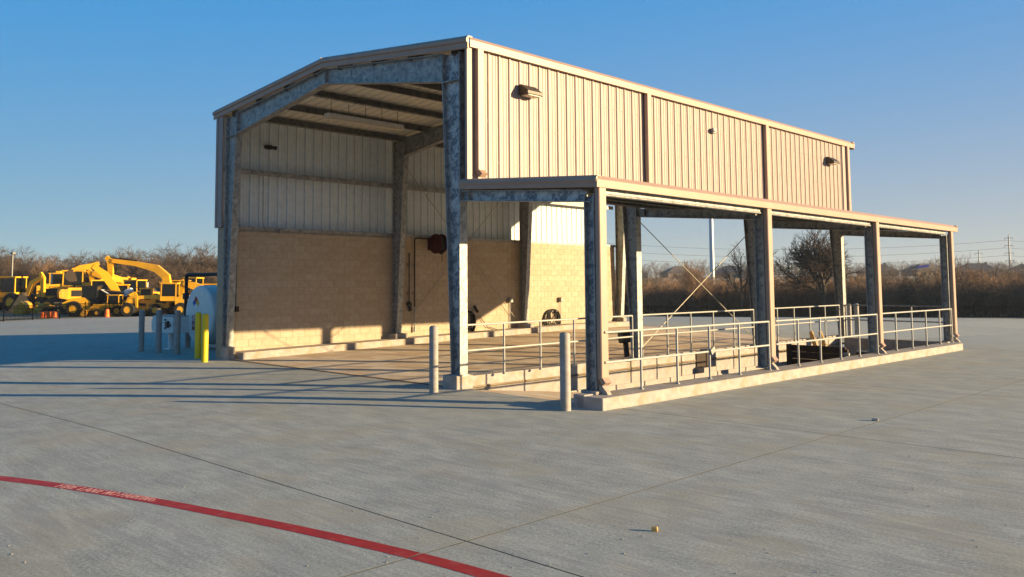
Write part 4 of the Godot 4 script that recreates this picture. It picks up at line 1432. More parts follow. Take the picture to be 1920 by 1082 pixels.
func bucket(t: Node3D, at: Vector3, r: float, w: float, turn: float, m: Material) -> void:
	var s := Sh.new()
	var o := []
	for i in 9:
		var a := turn + PI * 1.25 * i / 8.0
		o.append(Vector2(cos(a), sin(a)) * r)
	for i in 9:
		var a := turn + PI * 1.25 * (8 - i) / 8.0
		o.append(Vector2(cos(a), sin(a)) * r * 0.86)
	s.prism(o, at, Vector3.RIGHT, Vector3.UP, w, true)
	var side := []
	for i in 9:
		var a := turn + PI * 1.25 * i / 8.0
		side.append(Vector2(cos(a), sin(a)) * r * 0.98)
	for sz in [-0.5, 0.5]:
		s.prism(side, at + Vector3(0, 0, sz * w), Vector3.RIGHT, Vector3.UP, 0.04, true)
	obj("bucket", s, m, t)


func arm(t: Node3D, called: String, pts: Array, hs: Array, w: float, m: Material, z := 0.0) -> void:
	var up := []
	var dn := []
	for i in pts.size():
		var d: Vector2 = (pts[mini(i + 1, pts.size() - 1)] - pts[maxi(i - 1, 0)]).normalized()
		var k: Vector2 = Vector2(-d.y, d.x) * hs[i] * 0.5
		up.append(pts[i] + k)
		dn.append(pts[i] - k)
	dn.reverse()
	var s := Sh.new()
	s.prism(up + dn, Vector3(0, 0, z), Vector3.RIGHT, Vector3.UP, w, true)
	obj(called, s, m, t)


func ram(t: Node3D, p: Vector3, q: Vector3, r: float) -> void:
	var s := Sh.new()
	s.cyl(p, p.lerp(q, 0.55), r, r, 8)
	s.cyl(p.lerp(q, 0.55), q, r * 0.55, r * 0.55, 8)
	obj("hydraulic_ram", s, M.dark_steel, t)


func excavator(label: String, x: float, z: float, turn: float, boom: Array, stick: Array, bk: float, sc := 1.0) -> void:
	var t := thing("excavator", label, "excavator", Vector3(x, H(x, z), z), turn)
	t.scale = Vector3.ONE * sc
	tracks(t, 4.3, 0.95, 2.4, 0.6)
	var s := Sh.new()
	s.box(Vector3(0, 0.85, 0), Vector3(2.2, 0.5, 1.9))
	s.cyl(Vector3(0, 1.0, 0), Vector3(0, 1.25, 0), 0.75, 0.75, 16)
	obj("undercarriage", s, M.dark_steel, t)
	s = Sh.new()
	s.prism([Vector2(-1.9, 1.25), Vector2(1.5, 1.25), Vector2(1.5, 1.7), Vector2(0.2, 2.0), Vector2(0.0, 2.35), Vector2(-1.9, 2.35)], Vector3.ZERO, Vector3.RIGHT, Vector3.UP, 2.5, true)
	obj("house", s, M.cat, t)
	s = Sh.new()
	s.prism([Vector2(-2.65, 1.35), Vector2(-1.9, 1.2), Vector2(-1.9, 2.2), Vector2(-2.5, 2.2), Vector2(-2.7, 1.9)], Vector3.ZERO, Vector3.RIGHT, Vector3.UP, 2.6, true)
	obj("counterweight", s, M.cat_old, t)
	s = Sh.new()
	for sz in [-1.26, 1.26]:
		s.box(Vector3(-1.15, 1.8, sz), Vector3(0.9, 0.6, 0.03))
		s.box(Vector3(0.9, 1.45, sz), Vector3(0.5, 0.3, 0.03))
	obj("grille", s, M.dark_steel, t)
	s = Sh.new()
	s.tube([Vector3(-1.8, 2.35, -1.1), Vector3(-1.8, 2.8, -1.1), Vector3(-0.2, 2.8, -1.1), Vector3(-0.2, 2.35, -1.1)], 0.03, 5)
	s.cyl(Vector3(-1.2, 2.35, -0.4), Vector3(-1.2, 2.75, -0.4), 0.08, 0.08, 8)
	obj("handrail", s, M.dark_steel, t)
	cab(t, 0.15, 1.75, 1.3, 3.0, 0.72, 0.95, M.cat)
	var hs := []
	for i in boom.size():
		hs.append([0.5, 0.75, 0.7, 0.45, 0.38][mini(i, 4)])
	arm(t, "boom", boom, hs, 0.5, M.cat)
	arm(t, "stick", stick, [0.34, 0.62, 0.46, 0.3], 0.36, M.cat)
	var tip: Vector2 = stick[stick.size() - 1]
	bucket(t, Vector3(tip.x - 0.1, tip.y - 0.45, 0), 0.62, 1.0, bk, M.dirt_steel)
	var b1: Vector2 = boom[1]
	for sz in [-0.4, 0.4]:
		ram(t, Vector3(1.5, 1.5, sz), Vector3(b1.x + 0.4, b1.y - 0.2, sz), 0.1)
	var e: Vector2 = boom[boom.size() - 2]
	var st0: Vector2 = stick[0]
	ram(t, Vector3(e.x, e.y + 0.28, 0), Vector3(st0.x, st0.y, 0), 0.1)


func dozer(label: String, x: float, z: float, turn: float, sc := 1.0) -> void:
	var t := thing("bulldozer", label, "bulldozer", Vector3(x, H(x, z), z), turn)
	t.scale = Vector3.ONE * sc
	tracks(t, 3.6, 1.0, 2.2, 0.6, 0.46)
	var s := Sh.new()
	s.prism([Vector2(-1.9, 0.7), Vector2(1.9, 0.7), Vector2(2.2, 1.1), Vector2(2.2, 2.15), Vector2(0.3, 2.3), Vector2(0.2, 1.9), Vector2(-1.9, 1.9)], Vector3.ZERO, Vector3.RIGHT, Vector3.UP, 1.5, true)
	obj("hood", s, M.cat, t)
	cab(t, -1.4, 0.25, 1.8, 3.35, 0.0, 1.7, M.cat)
	s = Sh.new()
	s.box(Vector3(-1.75, 2.1, 0), Vector3(0.8, 0.6, 2.0), Basis(), 0.05)
	s.bar(Vector3(-0.6, 3.4, 0.5), Vector3(-0.6, 3.65, 0.5), 0.4, 0.8)
	obj("fuel_tank", s, M.cat, t)
	s = Sh.new()
	s.cyl(Vector3(1.2, 2.2, 0.35), Vector3(1.2, 3.2, 0.35), 0.07, 0.07, 8)
	obj("exhaust", s, M.pale_steel, t)
	s = Sh.new()
	for sz in [-0.76, 0.76]:
		s.box(Vector3(1.25, 1.6, sz), Vector3(1.3, 0.6, 0.03))
		s.box(Vector3(-1.0, 1.4, sz), Vector3(0.8, 0.4, 0.03))
	obj("grille", s, M.dark_steel, t)
	for sz in [-1.0, 1.0]:
		s = Sh.new()
		s.bar(Vector3(-0.6, 0.55, sz * 1.5), Vector3(2.7, 0.45, sz * 1.5), 0.28, 0.2)
		obj("push_arm", s, M.cat_old, t)
		ram(t, Vector3(1.9, 2.1, sz * 0.5), Vector3(2.7, 0.95, sz * 0.7), 0.09)
	s = Sh.new()
	s.prism([Vector2(2.75, 0.0), Vector2(2.95, 0.0), Vector2(2.85, 0.5), Vector2(2.9, 1.1), Vector2(3.15, 1.55), Vector2(2.98, 1.58), Vector2(2.7, 1.1), Vector2(2.65, 0.5)], Vector3.ZERO, Vector3.RIGHT, Vector3.UP, 3.9, true)
	obj("blade", s, M.dirt_steel, t)
	arm(t, "ripper", [Vector2(-1.9, 1.0), Vector2(-2.9, 1.0), Vector2(-3.05, 0.1)], [0.3, 0.4, 0.15], 1.2, M.cat_old)


func wheel(t: Node3D, x: float, r: float, zc: float, w: float) -> void:
	for sz in [-1.0, 1.0]:
		var s := Sh.new()
		s.lathe([Vector2(r * 0.5, -w * 0.5), Vector2(r * 0.92, -w * 0.5), Vector2(r, -w * 0.3), Vector2(r, w * 0.3), Vector2(r * 0.92, w * 0.5), Vector2(r * 0.5, w * 0.5)], Vector3(x, r, sz * zc), Vector3(0, 0, 1), 20)
		var tr := obj("wheel", s, M.rubber, t)
		s = Sh.new()
		s.cyl(Vector3(x, r, sz * zc - w * 0.42), Vector3(x, r, sz * zc + w * 0.42), r * 0.52, r * 0.52, 14)
		obj("rim", s, M.cat, tr)


func loader(label: String, x: float, z: float, turn: float, lift: float, sc := 1.0) -> void:
	var t := thing("wheel_loader", label, "wheel loader", Vector3(x, H(x, z), z), turn)
	t.scale = Vector3.ONE * sc
	wheel(t, 1.5, 0.75, 1.05, 0.55)
	wheel(t, -1.5, 0.75, 1.05, 0.55)
	var s := Sh.new()
	s.prism([Vector2(-3.0, 1.0), Vector2(-0.4, 0.8), Vector2(-0.4, 1.7), Vector2(-1.0, 2.15), Vector2(-2.8, 2.0), Vector2(-3.1, 1.6)], Vector3.ZERO, Vector3.RIGHT, Vector3.UP, 1.7, true)
	obj("engine_hood", s, M.cat, t)
	s = Sh.new()
	for sz in [-0.86, 0.86]:
		s.box(Vector3(-2.1, 1.75, sz), Vector3(1.2, 0.4, 0.03))
	s.cyl(Vector3(-1.6, 2.0, 0.3), Vector3(-1.6, 2.7, 0.3), 0.07, 0.07, 8)
	obj("grille", s, M.dark_steel, t)
	s = Sh.new()
	s.prism([Vector2(-0.3, 0.6), Vector2(2.1, 0.6), Vector2(2.1, 1.0), Vector2(1.3, 1.9), Vector2(0.7, 1.9), Vector2(0.5, 1.3), Vector2(-0.3, 1.2)], Vector3.ZERO, Vector3.RIGHT, Vector3.UP, 1.0, true)
	obj("front_frame", s, M.cat, t)
	for sx in [-1.5, 1.5]:
		s = Sh.new()
		s.prism([Vector2(sx - 0.95, 1.3), Vector2(sx - 0.7, 1.62), Vector2(sx + 0.7, 1.62), Vector2(sx + 0.95, 1.3), Vector2(sx + 0.9, 1.25), Vector2(sx + 0.65, 1.54), Vector2(sx - 0.65, 1.54), Vector2(sx - 0.9, 1.25)], Vector3.ZERO, Vector3.RIGHT, Vector3.UP, 2.5, true)
		obj("fender", s, M.cat, t)
	cab(t, -1.0, 0.4, 1.6, 3.3, 0.0, 1.5, M.cat)
	for sz in [-0.45, 0.45]:
		arm(t, "lift_arm", [Vector2(1.0, 1.8), Vector2(2.2, 1.5 + lift * 0.6), Vector2(3.3, 0.7 + lift)], [0.3, 0.4, 0.3], 0.16, M.cat, sz)
	bucket(t, Vector3(3.75, 0.85 + lift, 0), 0.75, 2.6, PI * 0.55, M.dirt_steel)


func roller(label: String, x: float, z: float, turn: float) -> void:
	var t := thing("soil_compactor", label, "compactor", Vector3(x, H(x, z), z), turn)
	wheel(t, -1.3, 0.72, 0.75, 0.5)
	var s := Sh.new()
	s.cyl(Vector3(1.6, 0.68, -0.95), Vector3(1.6, 0.68, 0.95), 0.68, 0.68, 24)
	obj("drum", s, M.dirt_steel, t)
	s = Sh.new()
	s.prism([Vector2(-2.2, 0.75), Vector2(0.1, 0.7), Vector2(0.1, 1.4), Vector2(-0.5, 1.75), Vector2(-1.6, 1.65), Vector2(-2.3, 1.25)], Vector3.ZERO, Vector3.RIGHT, Vector3.UP, 1.6, true)
	obj("engine_hood", s, M.cat, t)
	s = Sh.new()
	s.box(Vector3(1.6, 0.95, 1.02), Vector3(2.0, 0.3, 0.1), Basis(), 0.02)
	s.box(Vector3(1.6, 0.95, -1.02), Vector3(2.0, 0.3, 0.1), Basis(), 0.02)
	s.box(Vector3(0.55, 0.95, 0), Vector3(0.2, 0.4, 2.1), Basis(), 0.02)
	obj("drum_frame", s, M.cat, t)
	cab(t, -0.7, 0.7, 1.2, 2.7, 0.0, 1.4, M.cat, true)


func backhoe(label: String, x: float, z: float, turn: float, sc := 1.0) -> void:
	var t := thing("backhoe_loader", label, "backhoe", Vector3(x, H(x, z), z), turn)
	t.scale = Vector3.ONE * sc
	wheel(t, 1.6, 0.48, 0.8, 0.32)
	wheel(t, -0.9, 0.72, 0.85, 0.45)
	var s := Sh.new()
	s.prism([Vector2(-1.4, 0.7), Vector2(2.2, 0.7), Vector2(2.3, 1.45), Vector2(0.6, 1.65), Vector2(0.5, 1.1), Vector2(-1.4, 1.1)], Vector3.ZERO, Vector3.RIGHT, Vector3.UP, 0.95, true)
	obj("body", s, M.cat, t)
	cab(t, -1.0, 0.5, 1.1, 2.6, 0.0, 1.35, M.cat)
	for sz in [-0.6, 0.6]:
		arm(t, "lift_arm", [Vector2(0.7, 1.5), Vector2(2.3, 1.2), Vector2(3.0, 0.55)], [0.2, 0.3, 0.2], 0.12, M.cat, sz)
	bucket(t, Vector3(3.3, 0.5, 0), 0.5, 2.0, PI * 0.55, M.cat_old)
	arm(t, "boom", [Vector2(-1.5, 0.9), Vector2(-2.0, 2.2), Vector2(-2.9, 2.7)], [0.3, 0.36, 0.24], 0.3, M.cat)
	arm(t, "stick", [Vector2(-2.7, 3.0), Vector2(-2.9, 2.6), Vector2(-3.0, 1.1)], [0.2, 0.36, 0.22], 0.24, M.cat)
	bucket(t, Vector3(-2.9, 0.75, 0), 0.4, 0.6, PI * 1.5, M.dirt_steel)


func grader(label: String, x: float, z: float, turn: float) -> void:
	var t := thing("road_grader", label, "grader", Vector3(x, H(x, z), z), turn)
	for wx in [-2.6, -1.2, 3.4]:
		wheel(t, wx, 0.62, 0.95, 0.38)
	arm(t, "main_frame", [Vector2(-1.0, 1.5), Vector2(1.0, 1.75), Vector2(2.6, 1.7), Vector2(3.6, 1.2)], [0.3, 0.35, 0.32, 0.4], 0.4, M.cat)
	var s := Sh.new()
	s.prism([Vector2(-3.6, 0.9), Vector2(-0.6, 0.9), Vector2(-0.6, 1.6), Vector2(-1.2, 1.95), Vector2(-3.5, 1.85)], Vector3.ZERO, Vector3.RIGHT, Vector3.UP, 1.2, true)
	obj("engine_hood", s, M.cat, t)
	s = Sh.new()
	s.prism([Vector2(0.5, 0.15), Vector2(0.65, 0.12), Vector2(0.75, 0.75), Vector2(0.6, 0.75)], Vector3.ZERO, Vector3.RIGHT, Vector3.UP, 3.6, true)
	obj("blade", s, M.dirt_steel, t)
	cab(t, -0.7, 0.7, 1.4, 2.9, 0.0, 1.3, M.cat)


func machines() -> void:
	var L := 0.8155 + PI
	var R := 0.8155
	dozer("big yellow bulldozer side-on, its blade at the left end", -86.6, -23.6, L + 0.3, 1.3)
	loader("yellow wheel loader cut by the left picture edge", -91.0, -14.0, L + 0.5, 0.9, 1.15)
	backhoe("yellow backhoe with pale cab windows behind the big bulldozer's blade", -89.5, -18.6, L - 0.2, 1.4)
	excavator("tallest yellow excavator, arched boom reaching left with stick hanging", -64.9, -26.2, L, [Vector2(0.8, 1.9), Vector2(1.2, 3.7), Vector2(2.1, 4.45), Vector2(4.0, 4.9), Vector2(6.3, 5.2)], [Vector2(6.9, 5.55), Vector2(6.5, 5.15), Vector2(6.45, 4.2), Vector2(6.35, 3.2)], PI * 1.1, 1.0)
	excavator("yellow excavator with boom crossing in front of the tallest one", -67.5, -22.6, L + 0.25, [Vector2(0.8, 1.7), Vector2(1.6, 3.0), Vector2(2.4, 4.1), Vector2(3.4, 4.9)], [Vector2(2.9, 5.2), Vector2(3.5, 4.85), Vector2(4.6, 4.75), Vector2(5.4, 4.4)], PI * 1.3, 0.95)
	excavator("yellow excavator with low boom behind the compactor, farther back", -82.5, -29.4, L, [Vector2(0.8, 1.8), Vector2(1.5, 2.9), Vector2(2.7, 3.5), Vector2(4.3, 4.0)], [Vector2(4.8, 4.3), Vector2(4.4, 3.95), Vector2(4.35, 3.2), Vector2(4.3, 2.2)], PI * 1.1, 1.05)
	excavator("yellow excavator partly behind the white tank, stick hanging straight down", -60.3, -27.8, L, [Vector2(0.8, 1.8), Vector2(1.3, 2.5), Vector2(2.3, 2.9), Vector2(3.3, 3.2)], [Vector2(3.5, 3.5), Vector2(3.45, 3.1), Vector2(3.5, 2.2), Vector2(3.55, 1.1)], PI * 1.1, 0.95)
	roller("yellow compactor with black cab just behind the fence", -67.0, -18.9, R + 0.1)
	loader("yellow wheel loader with dark cab right of the excavators", -66.6, -27.6, R, 0.5, 1.0)
	loader("yellow wheel loader behind the low grader frame", -64.2, -22.5, L + 0.2, 0.4, 0.75)
	backhoe("small yellow tractor with a lowered front arm nearest the fence", -65.0, -20.0, L, 0.72)
	grader("low yellow road grader behind the grey bollards", -61.9, -23.9, L + 0.08)
	dozer("yellow bulldozer far back behind the tall booms", -82.0, -34.0, R, 0.95)
	excavator("yellow excavator with tucked boom just right of the big bulldozer's cab", -83.0, -24.6, R + 0.5, [Vector2(0.8, 1.8), Vector2(1.4, 2.9), Vector2(2.4, 3.3), Vector2(3.6, 3.0)], [Vector2(3.9, 3.4), Vector2(3.6, 2.95), Vector2(3.2, 2.2), Vector2(2.9, 1.3)], PI * 1.2, 1.1)
	dozer("yellow bulldozer half hidden behind the big bulldozer", -97.5, -27.5, R + 0.2, 1.25)
	loader("yellow wheel loader under the crossing booms, far back", -85.0, -28.6, L + 0.4, 1.0, 1.1)
	dozer("yellow bulldozer between the tall booms and the right wheel loader", -77.5, -28.0, R - 0.3, 1.0)
	backhoe("yellow backhoe far back near the twin-headed light pole", -102.0, -21.6, R, 1.4)
	loader("yellow wheel loader far back left of the white tank", -75.0, -32.5, L - 0.2, 0.8, 1.1)
	grader("yellow road grader farthest back at left, behind the cut-off loader", -104.0, -17.0, R + 0.2)
	roller("yellow compactor behind the lowered front arm, seen end-on", -69.5, -21.4, L + 1.1)
	var lb := thing("loader_bucket", "big dark steel bucket lying on the ground left of the big bulldozer", "bucket", Vector3(-83.5, H(-83, -17), -17.6), L + 0.5)
	bucket(lb, Vector3(0, 0.85, 0), 1.1, 3.6, PI * 0.55, M.dark_steel)
	var k := 0
	for q in [[-78.5, -16.6, 0.7, "yellow bucket lying just behind the fence, leftmost", true], [-74.5, -19.6, 0.55, "dark bucket on its back below the big bulldozer's cab", false], [-72.0, -21.8, 0.6, "yellow bucket standing behind the compactor", true], [-79.5, -20.6, 0.6, "dark bucket between the big bulldozer and the fence", false], [-63.4, -25.8, 0.5, "yellow bucket beside the low grader", true]]:
		var at := thing("loose_bucket", q[3], "bucket", Vector3(q[0], H(q[0], q[1]), q[1]), L + 0.9 * k)
		bucket(at, Vector3(0, q[2] * 0.85, 0), q[2], 1.6, PI * (0.55 + 0.3 * (k % 3)), M.cat_old if q[4] else M.dark_steel)
		k += 1
	for q in [[-76.0, -17.8, "yellow ripper frame lying in front of the big bulldozer"], [-69.0, -20.0, "yellow blade frame lying beside the compactor"], [-86.0, -20.4, "rusty yellow frame lying left behind the bulldozer's blade"]]:
		var fr := thing("machine_frame", q[2], "machine part", Vector3(q[0], H(q[0], q[1]), q[1]), R + 0.3 * k)
		k += 1
		arm(fr, "beam", [Vector2(-1.6, 0.3), Vector2(-0.4, 0.9), Vector2(1.5, 0.7)], [0.25, 0.35, 0.25], 0.4, M.cat_old)
		var cs := Sh.new()
		cs.bar(Vector3(1.3, 0.6, -1.2), Vector3(1.3, 0.6, 1.2), 0.3, 0.3, 0.03)
		for sz in [-0.9, 0.0, 0.9]:
			cs.bar(Vector3(1.35, 0.7, sz), Vector3(1.75, 0.02, sz), 0.12, 0.2)
		obj("shank_bar", cs, M.dirt_steel, fr)
	# scrap bin with pale sheets, barrels
	var sb := thing("scrap_bin", "large black scrap container with crumpled pale sheets on top", "scrap bin", Vector3(-66.9, H(-67, -22), -20.9), R)
	var s := Sh.new()
	s.prism([Vector2(-1.6, 0.5), Vector2(1.4, 0.5), Vector2(1.7, 1.5), Vector2(0.9, 2.2), Vector2(-1.3, 2.5), Vector2(-1.8, 1.7)], Vector3.ZERO, Vector3.RIGHT, Vector3.UP, 1.8, true)
	obj("body", s, M.black, sb)
	s = Sh.new()
	s.box(Vector3(0.0, 2.0, 0.75), Vector3(1.9, 0.08, 0.6), Basis(Vector3(0, 0, 1), -0.5), 0.02)
	s.box(Vector3(0.75, 1.75, 0.8), Vector3(1.5, 0.07, 0.5), Basis(Vector3(0.3, 0, 1).normalized(), 0.3), 0.02)
	s.box(Vector3(1.5, 2.3, 0.5), Vector3(0.8, 0.5, 0.5), Basis(Vector3(0.3, 0.4, 1).normalized(), 0.5), 0.12)
	obj("pale_sheets", s, M.white_paint, sb)
	var bs := Sh.new()
	bs.lathe([Vector2(0.34, 0.0), Vector2(0.34, 0.06), Vector2(0.29, 0.08), Vector2(0.27, 0.35), Vector2(0.30, 0.37), Vector2(0.30, 0.4), Vector2(0.25, 0.43), Vector2(0.23, 0.85), Vector2(0.15, 0.92), Vector2(0.0, 0.94)], Vector3.ZERO, Vector3.UP, 14)
	var bmesh := bs.mesh(M.orange)
	var o := Vector3(-65.8, 0, -14.8)
	for i in 4:
		var p := o + Vector3(0.685, 0, -0.728) * (i * 0.33 - 0.5)
		p.y = H(p.x, p.z)
		(tag(put("traffic_barrel", bmesh, self, p), "orange traffic barrel in the short row before the bulldozer", "traffic barrel", "row of orange barrels") as Node3D).scale = Vector3(0.85, 0.6, 0.85)
	tag(put("traffic_barrel", bmesh, self, Vector3(-63.0, H(-63, -19), -18.7), Basis().scaled(Vector3(0.75, 0.75, 0.75))), "single orange-red traffic barrel beside the lowered front arm", "traffic barrel")


# ------------------------------------------------------------------ plants
func rv() -> Vector3:
	return Vector3(rng.randf_range(-1, 1), rng.randf_range(-1, 1), rng.randf_range(-1, 1))


func grow(tr: Sh, tw: Sh, p: Vector3, dir: Vector3, ln: float, r: float, lvl: int, o: Dictionary) -> void:
	var deep: int = o.levels
	var segs := 4 if lvl == 0 else (3 if lvl <= 2 else 2)
	var q := p
	var d := dir
	for i in segs:
		d = (d + rv() * o.wob + Vector3.UP * (o.up if lvl > 0 else 0.0)).normalized()
		var q2 := q + d * ln / segs
		var ra := lerpf(r, r * 0.62, float(i) / segs)
		var rb := lerpf(r, r * 0.62, float(i + 1) / segs)
		var last: bool = lvl == deep and i == segs - 1
		if lvl <= 1:
			tr.cyl(q, q2, ra, rb, 7 if lvl == 0 else 5, false, false)
		else:
			tw.tint = Color.WHITE * (1.0 if lvl >= 3 else 0.75)
			tw.cyl(q, q2, maxf(ra, o.thin), 0.0 if last else maxf(rb, o.thin * 0.8), 4 if lvl == 2 else 3, false, false)
		q = q2
		if lvl < deep and (i > 0 or lvl > 0) and i < segs - 1 and (lvl > 0 or i >= o.get("clear", 0)):
			var kids: int = o.side if lvl > 0 else o.side0
			for k in kids:
				var sd: Vector3 = (d * o.fwd + rv().normalized()).normalized()
				sd = (sd + Vector3.UP * 0.15).normalized()
				grow(tr, tw, q, sd, ln * rng.randf_range(0.5, 0.75) * o.shrink, rb * 0.6, lvl + 1, o)
	if lvl < deep:
		for k in o.ends:
			var sd: Vector3 = (d * o.fwd * 1.4 + rv().normalized()).normalized()
			grow(tr, tw, q, sd, ln * rng.randf_range(0.6, 0.85) * o.shrink, r * 0.55, lvl + 1, o)


func tree(called: String, label: String, at: Vector3, o: Dictionary, twig: Material, group := "") -> Node3D:
	var t := thing(called, label, "tree", at, 0.0, group)
	var a := Sh.new()
	var b := Sh.new()
	b.colored = true
	for st in o.stems:
		var lean: Vector3 = Vector3(rng.randf_range(-1, 1), 0, rng.randf_range(-1, 1)) * o.lean
		grow(a, b, Vector3(lean.x, -0.2, lean.z) * 0.3, (Vector3.UP + lean).normalized(), o.h, o.r, 0, o)
	obj("trunk", a, M.bark, t)
	obj("crown", b, twig, t)
	return t


func bush(sd: int, m: Material, k0: float) -> Mesh:
	rng.seed = sd
	var a := Sh.new()
	a.colored = true
	for st in 9:
		var lean := Vector3(rng.randf_range(-1, 1), 0, rng.randf_range(-1, 1))
		var d := (Vector3.UP + lean * 0.45).normalized()
		var p := Vector3(lean.x * 0.28, -0.05, lean.z * 0.28)
		for i in 4:
			d = (d + rv() * 0.18).normalized()
			var ln := 0.24 * rng.randf_range(0.8, 1.2)
			var q := p + d * ln
			a.tint = Color(0.95, 0.92, 0.92)
			a.cyl(p, q, (0.014 - 0.0028 * i) * k0, (0.0115 - 0.0028 * i) * k0, 3, false, false)
			for k in 5:
				var s := (d * 0.6 + rv().normalized()).normalized()
				var e := q + s * rng.randf_range(0.14, 0.26)
				a.tint = Color(1.0, 0.98, 0.96)
				a.cyl(q, e, 0.0055 * k0, 0.0025 * k0, 3, false, false)
				for w in 7:
					var s2 := (s * 0.7 + rv().normalized() + Vector3.UP * 0.25).normalized()
					var u := q.lerp(e, rng.randf_range(0.35, 1.0))
					var g := rng.randf_range(0.85, 1.2)
					a.tint = Color(g, g, g)
					a.cyl(u, u + s2 * rng.randf_range(0.08, 0.19), 0.0042 * k0, 0.0, 3, false, false)
			p = q
	return a.mesh(m)


func thicket(called: String, label: String, mesh: Mesh, path: Array, rows: int, gap: float, depth: float, h0: float, h1: float, sd: int) -> void:
	rng.seed = sd
	var xf := []
	for i in path.size() - 1:
		var a: Vector2 = path[i]
		var b: Vector2 = path[i + 1]
		var nrm := Vector2(-(b - a).y, (b - a).x).normalized()
		if nrm.dot(a - Vector2(11.7, 11.4)) < 0.0:
			nrm = -nrm
		var n := int((b - a).length() / gap)
		for k in n:
			for r in rows:
				var p := a.lerp(b, (k + rng.randf()) / n) + nrm * (r + rng.randf_range(-0.4, 0.4)) * depth
				var h := lerpf(h0, h1, rng.randf()) * (0.75 + 0.12 * r) * (1.0 + 0.25 * big.get_noise_2d(p.x * 1.5, p.y * 1.5 + 90.0))
				var w := h * rng.randf_range(0.75, 1.15)
				xf.append([Transform3D(Basis(Vector3.UP, rng.randf() * TAU).scaled(Vector3(w, h, w)), Vector3(p.x, H(p.x, p.y), p.y)), rng.randf_range(0.7, 1.2), rng.randf_range(-0.08, 0.08)])
	var mm := MultiMesh.new()
	mm.transform_format = MultiMesh.TRANSFORM_3D
	mm.use_colors = true
	mm.mesh = mesh
	mm.instance_count = xf.size()
	for i in xf.size():
		mm.set_instance_transform(i, xf[i][0])
		var k: float = xf[i][1]
		mm.set_instance_color(i, Color(k * (1.0 + xf[i][2]), k, k * (1.0 - xf[i][2])))
	var o := MultiMeshInstance3D.new()
	o.multimesh = mm
	o.name = numbered(self, called)
	add_child(o, true)
	stuff(o)
	tag(o, label, "brush")


# ------------------------------------------------------------------ everything beyond the yard
func fence(label: String, a: Vector2, b: Vector2) -> void:
	var t := thing("picket_fence", label, "fence")
	var step := 2.44
	var n := int((b - a).length() / step)
	var dir := (b - a).normalized()
	var s := Sh.new()
	for y in [0.12, 0.98, 1.17]:
		s.box(Vector3(step / 2, y, 0), Vector3(step - 0.05, 0.035, 0.03))
	for i in 21:
		s.box(Vector3(0.12 + i * 0.11, 0.64, 0), Vector3(0.026, 1.16, 0.026))
	var pm := s.mesh(M.fence)
	s = Sh.new()
	s.box(Vector3(0, 0.65, 0), Vector3(0.065, 1.4, 0.065))
	s.box(Vector3(0, 1.36, 0), Vector3(0.08, 0.03, 0.08))
	var post := s.mesh(M.fence)
	var ang := atan2(-dir.y, dir.x)
	for i in n:
		var p := a + dir * step * i
		var bs := Basis(Vector3.UP, ang)
		put("picket_panel", pm, t, Vector3(p.x, H(p.x, p.y), p.y), bs)
		put("post", post, t, Vector3(p.x, H(p.x, p.y) - 0.03, p.y), bs)


func house(label: String, x: float, z: float, w: float, d: float, turn: float) -> void:
	var t := thing("house", label, "house", Vector3(x, H(x, z) - 0.9, z), turn, "houses on the far rise")
	var s := Sh.new()
	s.box(Vector3(0, 1.2, 0), Vector3(w, 2.8, d))
	obj("wall", s, M.stucco, t)
	s = Sh.new()
	var e := 0.4
	var A := Vector3(-w / 2 - e, 2.6, d / 2 + e)
	var Bq := Vector3(w / 2 + e, 2.6, d / 2 + e)
	var Cq := Vector3(w / 2 + e, 2.6, -d / 2 - e)
	var D := Vector3(-w / 2 - e, 2.6, -d / 2 - e)
	var r0 := Vector3(-w / 2 + d * 0.45, 2.6 + d * 0.27, 0)
	var r1 := Vector3(w / 2 - d * 0.45, 2.6 + d * 0.27, 0)
	s.quad(A, Bq, r1, r0)
	s.quad(Cq, D, r0, r1)
	s.tri(Bq, Cq, r1)
	s.tri(D, A, r0)
	s.quad(D, Cq, Bq, A)
	obj("roof", s, M.shingle, t)
	for i in 3:
		s = Sh.new()
		s.box(Vector3((i - 1) * w * 0.3, 1.4, d / 2), Vector3(1.2, 1.3, 0.12))
		obj("window", s, M.window_glass, t)
	s = Sh.new()
	s.box(Vector3(w * 0.22, 2.6 + d * 0.22, -d * 0.12), Vector3(0.8, 1.8, 0.8))
	obj("chimney", s, M.stucco, t)


func power_pole(label: String, x: float, z: float, top: float, arms: int) -> Array:
	var y0 := H(x, z)
	var t := thing("power_pole", label, "power pole", Vector3(x, y0, z))
	var s := Sh.new()
	s.cyl(Vector3.ZERO, Vector3(0, top - y0, 0), 0.55, 0.22, 10)
	obj("mast", s, M.galv_plain, t)
	var tips := []
	for i in arms:
		var y := top - y0 - 2.0 - i * 3.7
		s = Sh.new()
		s.bar(Vector3(-1.9, y + 0.25, 0), Vector3(1.9, y + 0.25, 0), 0.22, 0.22)
		for sx in [-1.8, 1.8]:
			s.cyl(Vector3(sx, y + 0.2, 0), Vector3(sx, y - 0.9, 0), 0.12, 0.12, 6)
		obj("crossarm", s, M.galv_plain, t)
		tips.append(Vector3(x - 1.8, y0 + y - 0.9, z))
	return tips


func wire(label: String, a: Vector3, b: Vector3, sag: float) -> void:
	var pts := []
	for i in 25:
		var f := i / 24.0
		pts.append(a.lerp(b, f) - Vector3(0, sag * 4.0 * f * (1.0 - f), 0))
	var s := Sh.new()
	s.tube(pts, 0.055, 4)
	tag(obj("power_line", s, M.dark_steel, self), label, "power line", "power lines against the sky")


